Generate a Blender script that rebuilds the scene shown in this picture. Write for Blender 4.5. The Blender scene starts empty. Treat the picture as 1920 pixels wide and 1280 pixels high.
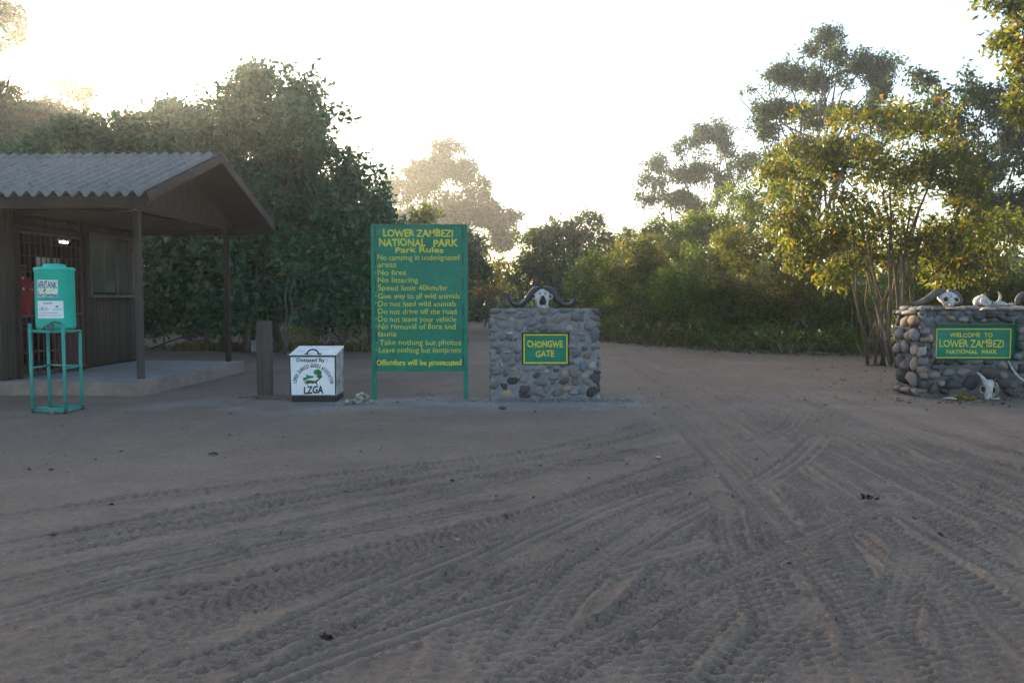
import bpy, bmesh, math, random
import numpy as np
from mathutils import Vector, Matrix, Euler
random.seed(7)
R = math.radians
scene = bpy.context.scene
COL = scene.collection

# ---------------------------------------------------------------- camera, sky, sun, exposure
EYE = 1.40
PITCH = math.atan(83 / 1493.33)
cam_d = bpy.data.cameras.new("camera"); cam_d.lens = 28; cam_d.sensor_width = 36
cam_d.clip_start = 0.05; cam_d.clip_end = 1000
cam = bpy.data.objects.new("camera", cam_d); COL.objects.link(cam)
cam.location = (0, 0, EYE); cam.rotation_euler = (math.pi / 2 - PITCH, 0, 0)
scene.camera = cam

SUN_AZ, SUN_EL = R(-32.5), R(12.5)
world = bpy.data.worlds.new("World"); scene.world = world; world.use_nodes = True
wn = world.node_tree.nodes; wl = world.node_tree.links
sky = wn.new("ShaderNodeTexSky"); sky.sky_type = 'NISHITA'; sky.sun_disc = False
sky.sun_elevation = SUN_EL; sky.sun_rotation = SUN_AZ
sky.altitude = 350; sky.air_density = 1.0; sky.dust_density = 2.2; sky.ozone_density = 1.0
wn["Background"].inputs[1].default_value = 0.15
wl.new(sky.outputs[0], wn["Background"].inputs[0])
sun_d = bpy.data.lights.new("sun", 'SUN'); sun_d.energy = 5.0; sun_d.angle = R(0.53); sun_d.color = (1.0, 0.80, 0.52)
sun = bpy.data.objects.new("sun", sun_d); COL.objects.link(sun)
sd = Vector((math.sin(SUN_AZ) * math.cos(SUN_EL), math.cos(SUN_AZ) * math.cos(SUN_EL), math.sin(SUN_EL)))
sun.rotation_euler = sd.to_track_quat('Z', 'Y').to_euler(); sun.location = sd * 60
vs = scene.view_settings
vs.view_transform = 'Standard'; vs.look = 'None'; vs.gamma = 1.0; vs.use_curve_mapping = False
vs.exposure = 1.68
cy = scene.cycles
cy.use_denoising = True; cy.max_bounces = 7; cy.diffuse_bounces = 3; cy.glossy_bounces = 2
cy.transmission_bounces = 4; cy.volume_bounces = 1; cy.transparent_max_bounces = 12
cy.sample_clamp_indirect = 4.0; cy.caustics_reflective = False; cy.caustics_refractive = False

# ---------------------------------------------------------------- helpers
F = 1493.33
cp, sp = math.cos(PITCH), math.sin(PITCH)
def ray(u, v):
    a, b = (u - 960) / F, -(v - 640) / F
    return Vector((a, cp + b * sp, -sp + b * cp))
def at(u, v, Y):
    d = ray(u, v); return Vector((0, 0, EYE)) + d * (Y / d.y)
def gp(u, v, Z=0.0):
    d = ray(u, v); return Vector((0, 0, EYE)) + d * ((Z - EYE) / d.z)

def tag(o, label, cat, group=None):
    o["label"] = label; o["category"] = cat
    if group: o["group"] = group
    return o
def empty(name, loc=(0, 0, 0), rz=0):
    o = bpy.data.objects.new(name, None); COL.objects.link(o)
    o.location = loc; o.rotation_euler = (0, 0, rz); o.empty_display_size = 0.2
    return o
def link(name, me, mat=None, parent=None, smooth=False, loc=None, rot=None, scale=None):
    o = bpy.data.objects.new(name, me); COL.objects.link(o)
    if mat is not None and len(me.materials) == 0: me.materials.append(mat)
    if parent is not None: o.parent = parent
    if loc is not None: o.location = loc
    if rot is not None: o.rotation_euler = rot
    if scale is not None: o.scale = scale
    if smooth: me.polygons.foreach_set("use_smooth", [True] * len(me.polygons))
    return o
def np_mesh(name, V, Q, smooth=False):
    """V (n,3), Q (m,k) faces all of one size"""
    V = np.asarray(V, dtype=np.float32); Q = np.asarray(Q, dtype=np.int32); k = Q.shape[1]
    me = bpy.data.meshes.new(name)
    me.vertices.add(len(V)); me.vertices.foreach_set("co", V.ravel())
    me.loops.add(Q.size); me.loops.foreach_set("vertex_index", Q.ravel())
    me.polygons.add(len(Q)); me.polygons.foreach_set("loop_start", np.arange(0, Q.size, k, dtype=np.int32))
    me.update(calc_edges=True)
    if smooth: me.polygons.foreach_set("use_smooth", np.ones(len(Q), dtype=bool))
    return me
class MB:
    """collects shapes into one mesh"""
    def __init__(s): s.v = []; s.f = []
    def add(s, vs, fs):
        n = len(s.v); s.v += [tuple(p) for p in vs]; s.f += [tuple(i + n for i in f) for f in fs]; return s
    def box(s, c, d, rot=None):
        hx, hy, hz = d[0] / 2, d[1] / 2, d[2] / 2
        M = Euler(rot).to_matrix() if rot else Matrix.Identity(3)
        vs = [Vector(c) + M @ Vector((x * hx, y * hy, z * hz)) for x in (-1, 1) for y in (-1, 1) for z in (-1, 1)]
        return s.add(vs, [(0, 1, 3, 2), (4, 6, 7, 5), (0, 4, 5, 1), (2, 3, 7, 6), (0, 2, 6, 4), (1, 5, 7, 3)])
    def tube(s, pts, rad, n=8, cap=True, flat=1.0):
        pts = [Vector(p) for p in pts]; m = len(pts)
        rad = rad if hasattr(rad, '__len__') else [rad] * m
        vs = []; prev = None
        for i, p in enumerate(pts):
            t = (pts[min(i + 1, m - 1)] - pts[max(i - 1, 0)]).normalized()
            if prev is None:
                a = t.cross(Vector((0, 0, 1)))
                if a.length < .05: a = t.cross(Vector((1, 0, 0)))
                a.normalize()
            else:
                a = (prev - t * prev.dot(t)).normalized()
            prev = a; b = t.cross(a)
            for k in range(n):
                w = 2 * math.pi * k / n
                vs.append(p + (a * math.cos(w) + b * math.sin(w) * flat) * rad[i])
        fs = [(i * n + k, i * n + (k + 1) % n, (i + 1) * n + (k + 1) % n, (i + 1) * n + k) for i in range(m - 1) for k in range(n)]
        if cap: fs += [tuple(range(n - 1, -1, -1)), tuple((m - 1) * n + k for k in range(n))]
        return s.add(vs, fs)
    def mesh(s, name):
        me = bpy.data.meshes.new(name); me.from_pydata(s.v, [], s.f); me.update(); return me
    def build(s, name, mat, parent=None, smooth=False, bevel=0, loc=None, rot=None):
        me = s.mesh(name)
        if bevel:
            bm = bmesh.new(); bm.from_mesh(me)
            bmesh.ops.bevel(bm, geom=bm.edges[:], offset=bevel, segments=2, affect='EDGES', profile=.6)
            bm.to_mesh(me); bm.free()
        return link(name, me, mat, parent, smooth, loc, rot)
def lathe(profile, n=40):
    m = MB(); vs = []; k = len(profile)
    for i in range(n):
        w = 2 * math.pi * i / n
        vs += [(r * math.cos(w), r * math.sin(w), z) for r, z in profile]
    fs = [(i * k + j, ((i + 1) % n) * k + j, ((i + 1) % n) * k + j + 1, i * k + j + 1) for i in range(n) for j in range(k - 1)]
    return m.add(vs, fs)

# ---------------------------------------------------------------- materials
def mat(name, c1, c2=None, rough=.7, scale=6, bump=0, bscale=30, metal=0, spec=.35, detail=6, stretch=(1, 1, 1), rnd=0, c3=None, coords='Object'):
    m = bpy.data.materials.new(name); m.use_nodes = True
    N = m.node_tree.nodes; L = m.node_tree.links; b = N["Principled BSDF"]
    b.inputs["Roughness"].default_value = rough; b.inputs["Metallic"].default_value = metal
    b.inputs["Specular IOR Level"].default_value = spec
    tc = N.new("ShaderNodeTexCoord"); mp = N.new("ShaderNodeMapping"); mp.inputs["Scale"].default_value = stretch
    L.new(tc.outputs[coords], mp.inputs[0])
    col = None
    if c2 is not None:
        n = N.new("ShaderNodeTexNoise"); n.inputs["Scale"].default_value = scale; n.inputs["Detail"].default_value = detail
        n.inputs["Roughness"].default_value = .65
        L.new(mp.outputs[0], n.inputs["Vector"])
        r = N.new("ShaderNodeValToRGB"); r.color_ramp.elements[0].position = .32; r.color_ramp.elements[1].position = .68
        r.color_ramp.elements[0].color = (*c1, 1); r.color_ramp.elements[1].color = (*c2, 1)
        if c3 is not None:
            e = r.color_ramp.elements.new(.5); e.color = (*c3, 1)
        L.new(n.outputs["Fac"], r.inputs[0]); col = r.outputs[0]
    else:
        rgb = N.new("ShaderNodeRGB"); rgb.outputs[0].default_value = (*c1, 1); col = rgb.outputs[0]
    if rnd:
        oi = N.new("ShaderNodeObjectInfo"); mr = N.new("ShaderNodeMapRange")
        mr.inputs[3].default_value = 1 - rnd; mr.inputs[4].default_value = 1 + rnd
        L.new(oi.outputs["Random"], mr.inputs[0])
        hs = N.new("ShaderNodeHueSaturation"); L.new(mr.outputs[0], hs.inputs["Value"]); L.new(col, hs.inputs["Color"]); col = hs.outputs[0]
    L.new(col, b.inputs["Base Color"])
    if bump:
        n2 = N.new("ShaderNodeTexNoise"); n2.inputs["Scale"].default_value = bscale; n2.inputs["Detail"].default_value = 5
        L.new(mp.outputs[0], n2.inputs["Vector"])
        bp = N.new("ShaderNodeBump"); bp.inputs["Strength"].default_value = bump; bp.inputs["Distance"].default_value = .02
        L.new(n2.outputs["Fac"], bp.inputs["Height"]); L.new(bp.outputs[0], b.inputs["Normal"])
    return m

def leaf_mat(name, cols, trans=.42, tint=(1.25, 1.2, .55), rough=.42, spec=.4):
    m = bpy.data.materials.new(name); m.use_nodes = True
    N = m.node_tree.nodes; L = m.node_tree.links; b = N["Principled BSDF"]
    a = N.new("ShaderNodeAttribute"); a.attribute_name = "rnd"
    r = N.new("ShaderNodeValToRGB"); els = r.color_ramp.elements
    for i, (p, c) in enumerate(cols):
        e = els[i] if i < 2 else els.new(p)
        e.position = p; e.color = (*c, 1)
    L.new(a.outputs["Fac"], r.inputs[0]); L.new(r.outputs[0], b.inputs["Base Color"])
    b.inputs["Roughness"].default_value = rough; b.inputs["Specular IOR Level"].default_value = spec
    t = N.new("ShaderNodeBsdfTranslucent"); mx = N.new("ShaderNodeMix"); mx.data_type = 'RGBA'; mx.blend_type = 'MULTIPLY'
    mx.inputs["Factor"].default_value = 1; mx.inputs["B"].default_value = (*tint, 1)
    L.new(r.outputs[0], mx.inputs["A"]); L.new(mx.outputs["Result"], t.inputs["Color"])
    ms = N.new("ShaderNodeMixShader"); ms.inputs[0].default_value = trans
    L.new(b.outputs[0], ms.inputs[1]); L.new(t.outputs[0], ms.inputs[2]); L.new(ms.outputs[0], N["Material Output"].inputs[0])
    return m

M = {}
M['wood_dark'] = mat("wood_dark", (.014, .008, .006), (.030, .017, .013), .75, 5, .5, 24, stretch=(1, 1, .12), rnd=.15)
M['wood_siding'] = mat("wood_siding", (.032, .024, .019), (.070, .054, .043), .8, 6, .6, 26, stretch=(1, 1, .1), rnd=.22)
M['wood_red'] = mat("wood_red", (.028, .012, .010), (.052, .024, .019), .7, 7, .4, 28, rnd=.12)
M['wood_post'] = mat("wood_post", (.045, .036, .031), (.090, .074, .063), .85, 7, .7, 22, stretch=(1, 1, .08))
M['concrete'] = mat("concrete", (.21, .20, .195), (.31, .30, .29), .85, 3, .35, 40)
M['plaster'] = mat("plaster", (.17, .125, .10), (.26, .20, .165), .9, 4, .6, 22, c3=(.21, .16, .13))
M['asbestos'] = mat("asbestos", (.115, .112, .108), (.215, .21, .205), .85, 9, .08, 60, rnd=.10, c3=(.168, .164, .16))
M['tank'] = mat("tank_green", (.006, .40, .30), (.014, .50, .385), .40, 5, .06, 12, spec=.45)
M['stand'] = mat("stand_green", (.022, .25, .20), (.05, .33, .27), .5, 14, .25, 60)
M['rust'] = mat("rust", (.07, .035, .02), (.14, .07, .04), .8, 20, .4, 60)
M['sign_green'] = mat("sign_green", (.008, .135, .085), (.018, .205, .135), .6, 3.5, .15, 30, c3=(.009, .175, .108))
M['yellow'] = mat("sign_yellow", (.50, .47, .030), (.66, .60, .05), .6, 25)
M['white'] = mat("white_paint", (.70, .72, .75), (.82, .83, .85), .5, 5)
M['lid_white'] = mat("lid_white", (.45, .47, .46), (.80, .82, .82), .45, 7, .25, 12, c3=(.70, .72, .72))
M['bin_grey'] = mat("bin_side", (.16, .15, .13), (.50, .49, .46), .7, 7, .3, 25)  # bin body, mottled grey, darker than the front panel
M['black'] = mat("black_paint", (.012, .013, .016), (.022, .023, .028), .5, 6)
M['navy'] = mat("ink_navy", (.015, .018, .04), None, .6)
M['ink_green'] = mat("ink_green", (.015, .17, .06), (.03, .24, .09), .6, 30)
M['ink_brown'] = mat("ink_brown", (.10, .05, .02), (.05, .12, .03), .6, 60)
M['ink_blue'] = mat("ink_blue", (.02, .09, .33), None, .6)
M['sticker'] = mat("sticker_cream", (.66, .72, .55), (.76, .80, .66), .5, 12)
M['grey_ink'] = mat("grey_ink", (.22, .24, .27), None, .6)
M['mortar'] = mat("mortar", (.145, .145, .15), (.27, .268, .27), .95, 5, .9, 26, c3=(.205, .204, .208), coords='Object')
M['mortar_dark'] = mat("mortar_dark", (.08, .078, .078), (.17, .165, .16), .95, 5, .9, 26)
def stone_mat(n, a, b, c): return mat(n, a, b, .8, 9, .5, 34, c3=c, rnd=.36)
M['st_g'] = stone_mat("stone_grey", (0.141, 0.140, 0.139), (0.252, 0.245, 0.238), (0.185, 0.178, 0.178))
M['st_b'] = stone_mat("stone_blue", (0.096, 0.112, 0.132), (0.185, 0.203, 0.224), (0.133, 0.147, 0.165))
M['st_p'] = stone_mat("stone_mauve", (0.163, 0.133, 0.125), (0.266, 0.217, 0.198), (0.207, 0.171, 0.158))
M['st_l'] = stone_mat("stone_pale", (0.266, 0.238, 0.211), (0.407, 0.364, 0.317), (0.333, 0.301, 0.264))
M['st_t'] = stone_mat("stone_tan", (0.244, 0.175, 0.119), (0.370, 0.280, 0.198), (0.311, 0.224, 0.158))
M['st_d'] = stone_mat("stone_dark", (.045, .043, .043), (.12, .11, .105), (.075, .07, .07))
M['bone'] = mat("bone", (.26, .245, .22), (.56, .56, .56), .7, 16, .6, 40, c3=(.43, .425, .41))
M['bone_dirty'] = mat("bone_dirty", (.10, .085, .065), (.42, .40, .36), .8, 12, .5, 40, c3=(.26, .24, .21))
M['horn'] = mat("horn", (.007, .008, .011), (.022, .024, .030), .45, 12, .35, 30, spec=.5)
M['horn_grey'] = mat("horn_grey", (.05, .045, .04), (.14, .125, .11), .7, 14, .8, 26)
M['hollow_shade'] = mat("hollow_shade", (.010, .009, .008), (.035, .03, .024), .9, 30)  # near-black solids stand for shade and stain in the skull hollows
M['bark'] = mat("bark", (.05, .042, .035), (.11, .092, .078), .9, 9, .8, 18, stretch=(1, 1, .3))
M['bark_pale'] = mat("bark_pale", (.06, .052, .044), (.13, .115, .098), .9, 9, .7, 18, stretch=(1, 1, .3))
M['stem_brown'] = mat("stem_brown", (.075, .055, .038), (.17, .125, .085), .9, 9, .6, 18, stretch=(1, 1, .3))
M['straw'] = mat("dry_stick", (.10, .08, .06), (.20, .165, .125), .9, 9, .5, 18)
M['metal'] = mat("galvanised", (.07, .075, .085), (.15, .155, .17), .55, 9, .1, 30, metal=.6)
M['bars'] = mat("red_oxide_bars", (.075, .035, .032), (.12, .058, .05), .6, 15)
M['frame_alu'] = mat("window_frame", (.075, .07, .06), (.12, .11, .10), .6, 12)
M['blue_card'] = mat("blue_card", (.05, .17, .36), (.07, .22, .44), .6, 4)
M['red_cloth'] = mat("red_cloth", (.34, .014, .028), (.46, .024, .042), .85, 20, .3, 60)
M['dark_cloth'] = mat("dark_cloth", (.012, .012, .016), (.025, .025, .03), .9, 20)
M['skin'] = mat("skin", (.045, .024, .016), (.065, .035, .024), .5, 8)
M['hair'] = mat("hair", (.008, .007, .006), None, .8)
M['plastic_blue'] = mat("plastic_blue", (.12, .25, .48), (.20, .36, .60), .35, 6)
M['dry_leaf'] = mat("dry_leaf", (.12, .09, .05), (.26, .21, .13), .85, 20)
M['yellow_leaf'] = mat("yellow_leaf", (.22, .17, .03), (.34, .28, .06), .8, 14)
g = bpy.data.materials.new("window_glass"); g.use_nodes = True
gb = g.node_tree.nodes["Principled BSDF"]; gb.inputs["Base Color"].default_value = (.75, .8, .78, 1)
gb.inputs["Roughness"].default_value = .06; gb.inputs["Transmission Weight"].default_value = .9; gb.inputs["IOR"].default_value = 1.45
M['glass'] = g
g = bpy.data.materials.new("lamp_tube"); g.use_nodes = True
gb = g.node_tree.nodes["Principled BSDF"]; gb.inputs["Emission Color"].default_value = (.9, 1, .97, 1); gb.inputs["Emission Strength"].default_value = 1.6
M['lamp'] = g

LM = {}
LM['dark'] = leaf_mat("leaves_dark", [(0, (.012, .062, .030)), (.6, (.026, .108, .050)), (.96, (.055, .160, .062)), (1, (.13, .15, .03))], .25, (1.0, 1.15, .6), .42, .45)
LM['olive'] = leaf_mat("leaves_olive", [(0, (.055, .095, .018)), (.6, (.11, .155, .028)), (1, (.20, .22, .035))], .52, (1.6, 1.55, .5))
LM['yellow'] = leaf_mat("leaves_yellow", [(0, (.048, .080, .020)), (.45, (.102, .128, .027)), (.84, (.195, .188, .032)), (.965, (.23, .16, .032)), (1, (.22, .08, .02))], .52, (1.55, 1.45, .45))
LM['brown'] = leaf_mat("leaves_rusty", [(0, (.07, .06, .02)), (.5, (.15, .11, .03)), (1, (.20, .09, .03))], .45)
LM['haze'] = leaf_mat("leaves_mid", [(0, (.028, .056, .020)), (.6, (.052, .085, .028)), (1, (.10, .125, .04))], .42, (1.3, 1.25, .5))
LM['grass'] = leaf_mat("grass_blades", [(0, (.07, .08, .025)), (.5, (.14, .13, .05)), (1, (.26, .21, .11))], .4)

# ---------------------------------------------------------------- ground (one sheet)
def geo(start, step, g, end):
    out = [start]; s = step
    while out[-1] < end: out.append(out[-1] + s); s *= g
    return out
xs_r = geo(2.6, .0165, 1.0058, 8.0); xs_r = xs_r[:-1] + geo(xs_r[-1], xs_r[-1] - xs_r[-2], 1.09, 140)
xs = np.array([-x for x in reversed(xs_r)] + list(np.linspace(-2.6, 2.6, 316)[1:-1]) + xs_r)
ys_f = geo(2.2, .0088, 1.0052, 18); ys_f = ys_f[:-1] + geo(ys_f[-1], ys_f[-1] - ys_f[-2], 1.09, 150)
ys_b = [2.2 - t for t in geo(.0125, .02, 1.09, 45)]
ys = np.array(list(reversed(ys_b)) + ys_f)
GX, GY = np.meshgrid(xs, ys)
def vnoise(x, y, seed):
    rr = np.random.default_rng(seed); T = rr.random((64, 64))
    xi = np.floor(x).astype(int); yi = np.floor(y).astype(int); fx = x - xi; fy = y - yi
    fx = fx * fx * (3 - 2 * fx); fy = fy * fy * (3 - 2 * fy)
    a = T[xi % 64, yi % 64]; b = T[(xi + 1) % 64, yi % 64]; c = T[xi % 64, (yi + 1) % 64]; d = T[(xi + 1) % 64, (yi + 1) % 64]
    return (a * (1 - fx) + b * fx) * (1 - fy) + (c * (1 - fx) + d * fx) * fy - .5
H = .04 * vnoise(GX / 2.6, GY / 2.6, 1) + .014 * vnoise(GX / .8, GY / .8, 2) + .012 * vnoise(GX / .27, GY / .21, 3)
near = np.exp(-np.maximum(GY - 9, 0) / 3.0)
RUF = .5 + .5 * np.clip(2.2 * vnoise(GX / 1.7, GY / 1.7, 8) + .5, 0, 1)
H += RUF * (.018 * vnoise(GX / .11 + 3, GY / .085, 4) + .012 * vnoise(GX / .05, GY / .045, 5)) * near
FINE = (.014 * vnoise(GX / .055, GY / .045, 6) + .012 * vnoise(GX / .034 + 9, GY / .03, 16) + .010 * vnoise(GX / .16, GY / .13, 7)) * near
H += .35 * FINE
WORN = np.zeros_like(H)
def tyre(pts, w, depth, period, kind, seed, fade=0.12):
    rr = np.random.default_rng(seed)
    P = np.array([(p[0], p[1]) for p in pts], float)
    # smooth with Catmull-Rom
    Q = []
    E = np.vstack([2 * P[0] - P[1], P, 2 * P[-1] - P[-2]])
    for i in range(1, len(E) - 2):
        for t in np.linspace(0, 1, 10, endpoint=False):
            a, b, c, d = E[i - 1], E[i], E[i + 1], E[i + 2]
            Q.append(.5 * ((2 * b) + (-a + c) * t + (2 * a - 5 * b + 4 * c - d) * t * t + (-a + 3 * b - 3 * c + d) * t ** 3))
    Q.append(E[-2]); Q = np.array(Q)
    s0 = 0.0
    tot = np.sum(np.hypot(*(np.diff(Q, axis=0).T)))
    ph = rr.random(4) * 6.28
    for i in range(len(Q) - 1):
        a, b = Q[i], Q[i + 1]; L = np.hypot(*(b - a))
        if L < 1e-6: continue
        t = (b - a) / L; n = np.array([-t[1], t[0]]); m = w * .75
        x0, x1 = min(a[0], b[0]) - m, max(a[0], b[0]) + m; y0, y1 = min(a[1], b[1]) - m, max(a[1], b[1]) + m
        i0, i1 = np.searchsorted(xs, [x0, x1]); j0, j1 = np.searchsorted(ys, [y0, y1])
        if i1 <= i0 or j1 <= j0: s0 += L; continue
        X = GX[j0:j1, i0:i1] - a[0]; Y = GY[j0:j1, i0:i1] - a[1]
        al = X * t[0] + Y * t[1]; d = X * n[0] + Y * n[1]
        s = s0 + al
        inside = (al >= -.004) & (al < L + .004)
        e = np.abs(d) / (w / 2)
        core = np.clip((1.0 - e) / .10, 0, 1) * inside
        live = .7 + .3 * np.clip(.5 + .5 * np.sin(s * 1.1 + ph[0]) + .35 * np.sin(s * 2.9 + ph[1]), 0, 1)
        live = live * np.clip(s / .6, 0, 1) * np.clip((tot - s) / .6, 0, 1)
        wob = .012 * np.sin(s * 9 + ph[2])
        if kind == 0:   # chunky lugs, staggered on the two halves
            q = np.sin(2 * np.pi * (s / period + .5 * (d > 0)) + e * 2.0)
            q2 = np.sin(2 * np.pi * (s / period * .8) + d / w * 14) + .8 * np.sin(d / w * 2 * np.pi * 4)
            tr = np.where(e > .55, np.clip(q * 2.2, -1, 1), .6 * np.clip(q2 * 1.5, -1, 1)) * (e < .97)
        elif kind == 1:  # chevrons
            q = np.sin(2 * np.pi * (s / period) + np.abs(d) / w * 9)
            tr = np.clip(q * 1.8, -1, 1)
        elif kind == 2:  # ribs running along plus fine cross cuts
            tr = .75 * np.clip(1.6 * np.sin((d + wob * .3) / w * 2 * np.pi * 2.5), -1, 1) + .55 * np.sin(2 * np.pi * s / period) * (e > .5)
        else:            # cross bars
            q = np.sin(2 * np.pi * (s / period) + .6 * np.sin(d / w * 6))
            tr = np.clip(q * 2.5, -1, 1) * (e < .95)
        hh = -depth * (1 + .22 * np.clip(GY[j0:j1, i0:i1] - 4.5, 0, 6)) + .0130 * tr * (.3 + .7 * live)
        reg = (slice(j0, j1), slice(i0, i1))
        base = .04 * vnoise(GX[reg] / 2.6, GY[reg] / 2.6, 1) + .010 * vnoise(GX[reg] / .8, GY[reg] / .8, 2)
        k = core * (.72 + .27 * live)
        H[reg] = H[reg] * (1 - k) + (base + hh + .18 * FINE[reg]) * k
        rim = np.exp(-((e - 1.12) / .13) ** 2) * inside * .009 * (.3 + .7 * live)
        H[reg] += rim * (1 + .5 * np.sin(2 * np.pi * s / period))
        WORN[reg] = np.maximum(WORN[reg], core * live)
        s0 += L
def px(*l): return [gp(u, v) for u, v in l]
def shift(pts, o):
    out = []
    for i, p in enumerate(pts):
        t = (pts[min(i + 1, len(pts) - 1)] - pts[max(i - 1, 0)]); t.z = 0; t.normalize()
        out.append(Vector((p.x - t.y * o, p.y + t.x * o, 0)))
    return out
TR = [
 px((1100, 630), (1160, 680), (1240, 760), (1340, 850), (1450, 960), (1580, 1090), (1760, 1270)),
 px((1120, 640), (1220, 700), (1340, 790), (1480, 890), (1680, 1030), (1930, 1190)),
 px((1150, 640), (1330, 710), (1500, 790), (1700, 880), (1960, 1000)),
 px((1200, 650), (1420, 720), (1620, 800), (1800, 860), (1990, 930)),
 px((1140, 660), (1280, 760), (1430, 880), (1620, 1030), (1900, 1260)),
 px((1260, 690), (1450, 780), (1640, 880), (1960, 1050)),
 px((1240, 780), (1160, 815), (1000, 850), (760, 890), (420, 950), (-60, 1040)),
 px((1330, 850), (1200, 890), (1050, 940), (820, 1010), (500, 1110), (100, 1250)),
 px((1310, 880), (1150, 930), (980, 990), (760, 1080), (420, 1250)),
 px((1290, 830), (1080, 870), (820, 925), (480, 1000), (-40, 1110)),
 px((1370, 920), (1240, 990), (1100, 1090), (960, 1260)),
 px((1340, 900), (1160, 970), (1000, 1060), (900, 1170), (850, 1290)),
 px((1400, 930), (1290, 1030), (1200, 1140), (1120, 1290)),
 px((1360, 930), (1370, 1010), (1420, 1100), (1500, 1290)),
 px((1180, 700), (1300, 800), (1420, 920), (1540, 1060), (1680, 1290)),
 px((1480, 750), (1640, 830), (1800, 930), (1960, 1060)),
 px((1100, 840), (860, 865), (560, 900), (100, 960), (-60, 985)),
 px((900, 1000), (640, 1080), (360, 1170), (60, 1290)),
 px((1050, 1010), (800, 1120), (600, 1230), (500, 1300)),
 px((1550, 880), (1660, 980), (1760, 1100), (1850, 1290)),
 px((1030, 920), (700, 985), (300, 1075), (-60, 1170)),
 px((1420, 850), (1560, 930), (1760, 1050), (1980, 1200)),
 px((1250, 960), (1100, 1060), (1000, 1170), (930, 1290)),
 px((1130, 650), (1300, 730), (1470, 830), (1700, 960), (1960, 1110)),
 px((1150, 645), (1380, 740), (1600, 850), (1960, 1020)),
 px((1230, 660), (1480, 740), (1700, 820), (1990, 900)),
 px((1120, 650), (1250, 770), (1400, 920), (1560, 1090), (1700, 1290)),
 px((1270, 800), (1120, 840), (900, 880), (600, 935), (200, 1010), (-60, 1060)),
 px((1350, 870), (1180, 915), (960, 975), (640, 1070), (200, 1220)),
 px((930, 590), (980, 600), (1060, 620), (1120, 650), (1180, 690)),
 px((1700, 820), (1600, 800), (1480, 770), (1400, 740), (1300, 690)),
]
rt = np.random.default_rng(3)
k = 0
for pl in TR:
    for o in (1.45 if rt.random() < .5 else rt.normal(0, .45), 0):
        tyre(shift(pl, o) if o else pl, .19 + .04 * rt.random(), .006 + .008 * rt.random(), .053 + .018 * rt.random(), int(rt.choice([0, 0, 1, 0, 2, 2])), 100 + k)
        k += 1
# a smooth slewed scrape and shoe prints
tyre(px((1540, 815), (1490, 860), (1420, 905)), .24, .018, .3, 2, 990)
tyre(px((1500, 775), (1475, 800), (1410, 830)), .20, .016, .3, 2, 991)
def shoe(u, v, a):
    c = gp(u, v); ca, sa = math.cos(a), math.sin(a)
    i0, i1 = np.searchsorted(xs, [c.x - .2, c.x + .2]); j0, j1 = np.searchsorted(ys, [c.y - .2, c.y + .2])
    X = GX[j0:j1, i0:i1] - c.x; Y = GY[j0:j1, i0:i1] - c.y
    l = X * ca + Y * sa; d = -X * sa + Y * ca
    wd = np.where(l > .02, .048, np.where(l < -.06, .036, .030))
    m_ = np.clip((1 - np.sqrt((l / .145) ** 2 + (d / wd) ** 2 * .8)) / .15, 0, 1)
    H[j0:j1, i0:i1] = H[j0:j1, i0:i1] * (1 - m_) + m_ * (-.012 + .006 * np.sin(l * 260)) + .010 * np.exp(-((np.sqrt((l / .145) ** 2 + (d / wd) ** 2 * .8) - 1.12) / .12) ** 2)
for u, v, a in [(1265, 1085, .3), (1245, 1097, .25), (1225, 1195, .15), (450, 1030, 2.6), (560, 1000, .4), (720, 1110, .5), (330, 1100, .2), (1560, 960, 2.4)]: shoe(u, v, a)
# keep the ground level round the things that stand on it; raise a litter bank under the bushes
flat = np.clip((GY - 9.2) / .6, 0, 1) * np.maximum(np.clip((1.9 - GX) / .5, 0, 1) * np.clip((12.5 - GY) / 1.5, 0, 1), np.clip((GX - 5.0) / .4, 0, 1) * np.clip((13 - GY) / 1.5, 0, 1))
flat = np.maximum(flat, np.clip((-GX - 4.6) / .5, 0, 1) * np.clip((GY - 9.2) / .5, 0, 1))
H *= 1 - .8 * flat
H += .10 * np.clip((GY - 26) / 20, 0, 1) * 0
H -= .004
V = np.stack([GX.ravel(), GY.ravel(), H.ravel()], 1)
nx, ny = len(xs), len(ys)
I = np.arange(nx * ny).reshape(ny, nx)
Q = np.stack([I[:-1, :-1].ravel(), I[:-1, 1:].ravel(), I[1:, 1:].ravel(), I[1:, :-1].ravel()], 1)
me = np_mesh("ground", V, Q, True)
cem = np.clip(1.5 * np.exp(-(((GX - .4) / 1.35) ** 2 + ((GY - 10.75) / .55) ** 2)) + 1.1 * np.exp(-(((GX + 1.6) / 2.4) ** 2 + ((GY - 10.2) / .8) ** 2)) * .7 + .8 * vnoise(GX / .5, GY / .4, 12), 0, 1) * np.exp(-((GY - 10.4) / 1.3) ** 2)
lit = np.clip((GY - 17.0 - 1.2 * vnoise(GX / 1.2, GY / 1.2, 14)) / 2.0, 0, 1) * np.clip((np.abs(GX - (.6 + .0 * GY)) - 2.6 - .0 * GY) / 1.5, 0, 1)
for nme, arr in (("cement", cem), ("litter", lit), ("worn", WORN)):
    at_ = me.attributes.new(nme, 'FLOAT', 'POINT'); at_.data.foreach_set("value", arr.ravel().astype(np.float32))
gm = bpy.data.materials.new("dirt"); gm.use_nodes = True
N = gm.node_tree.nodes; L = gm.node_tree.links; b = N["Principled BSDF"]
b.inputs["Roughness"].default_value = .95; b.inputs["Specular IOR Level"].default_value = .12
tc = N.new("ShaderNodeTexCoord")
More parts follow.
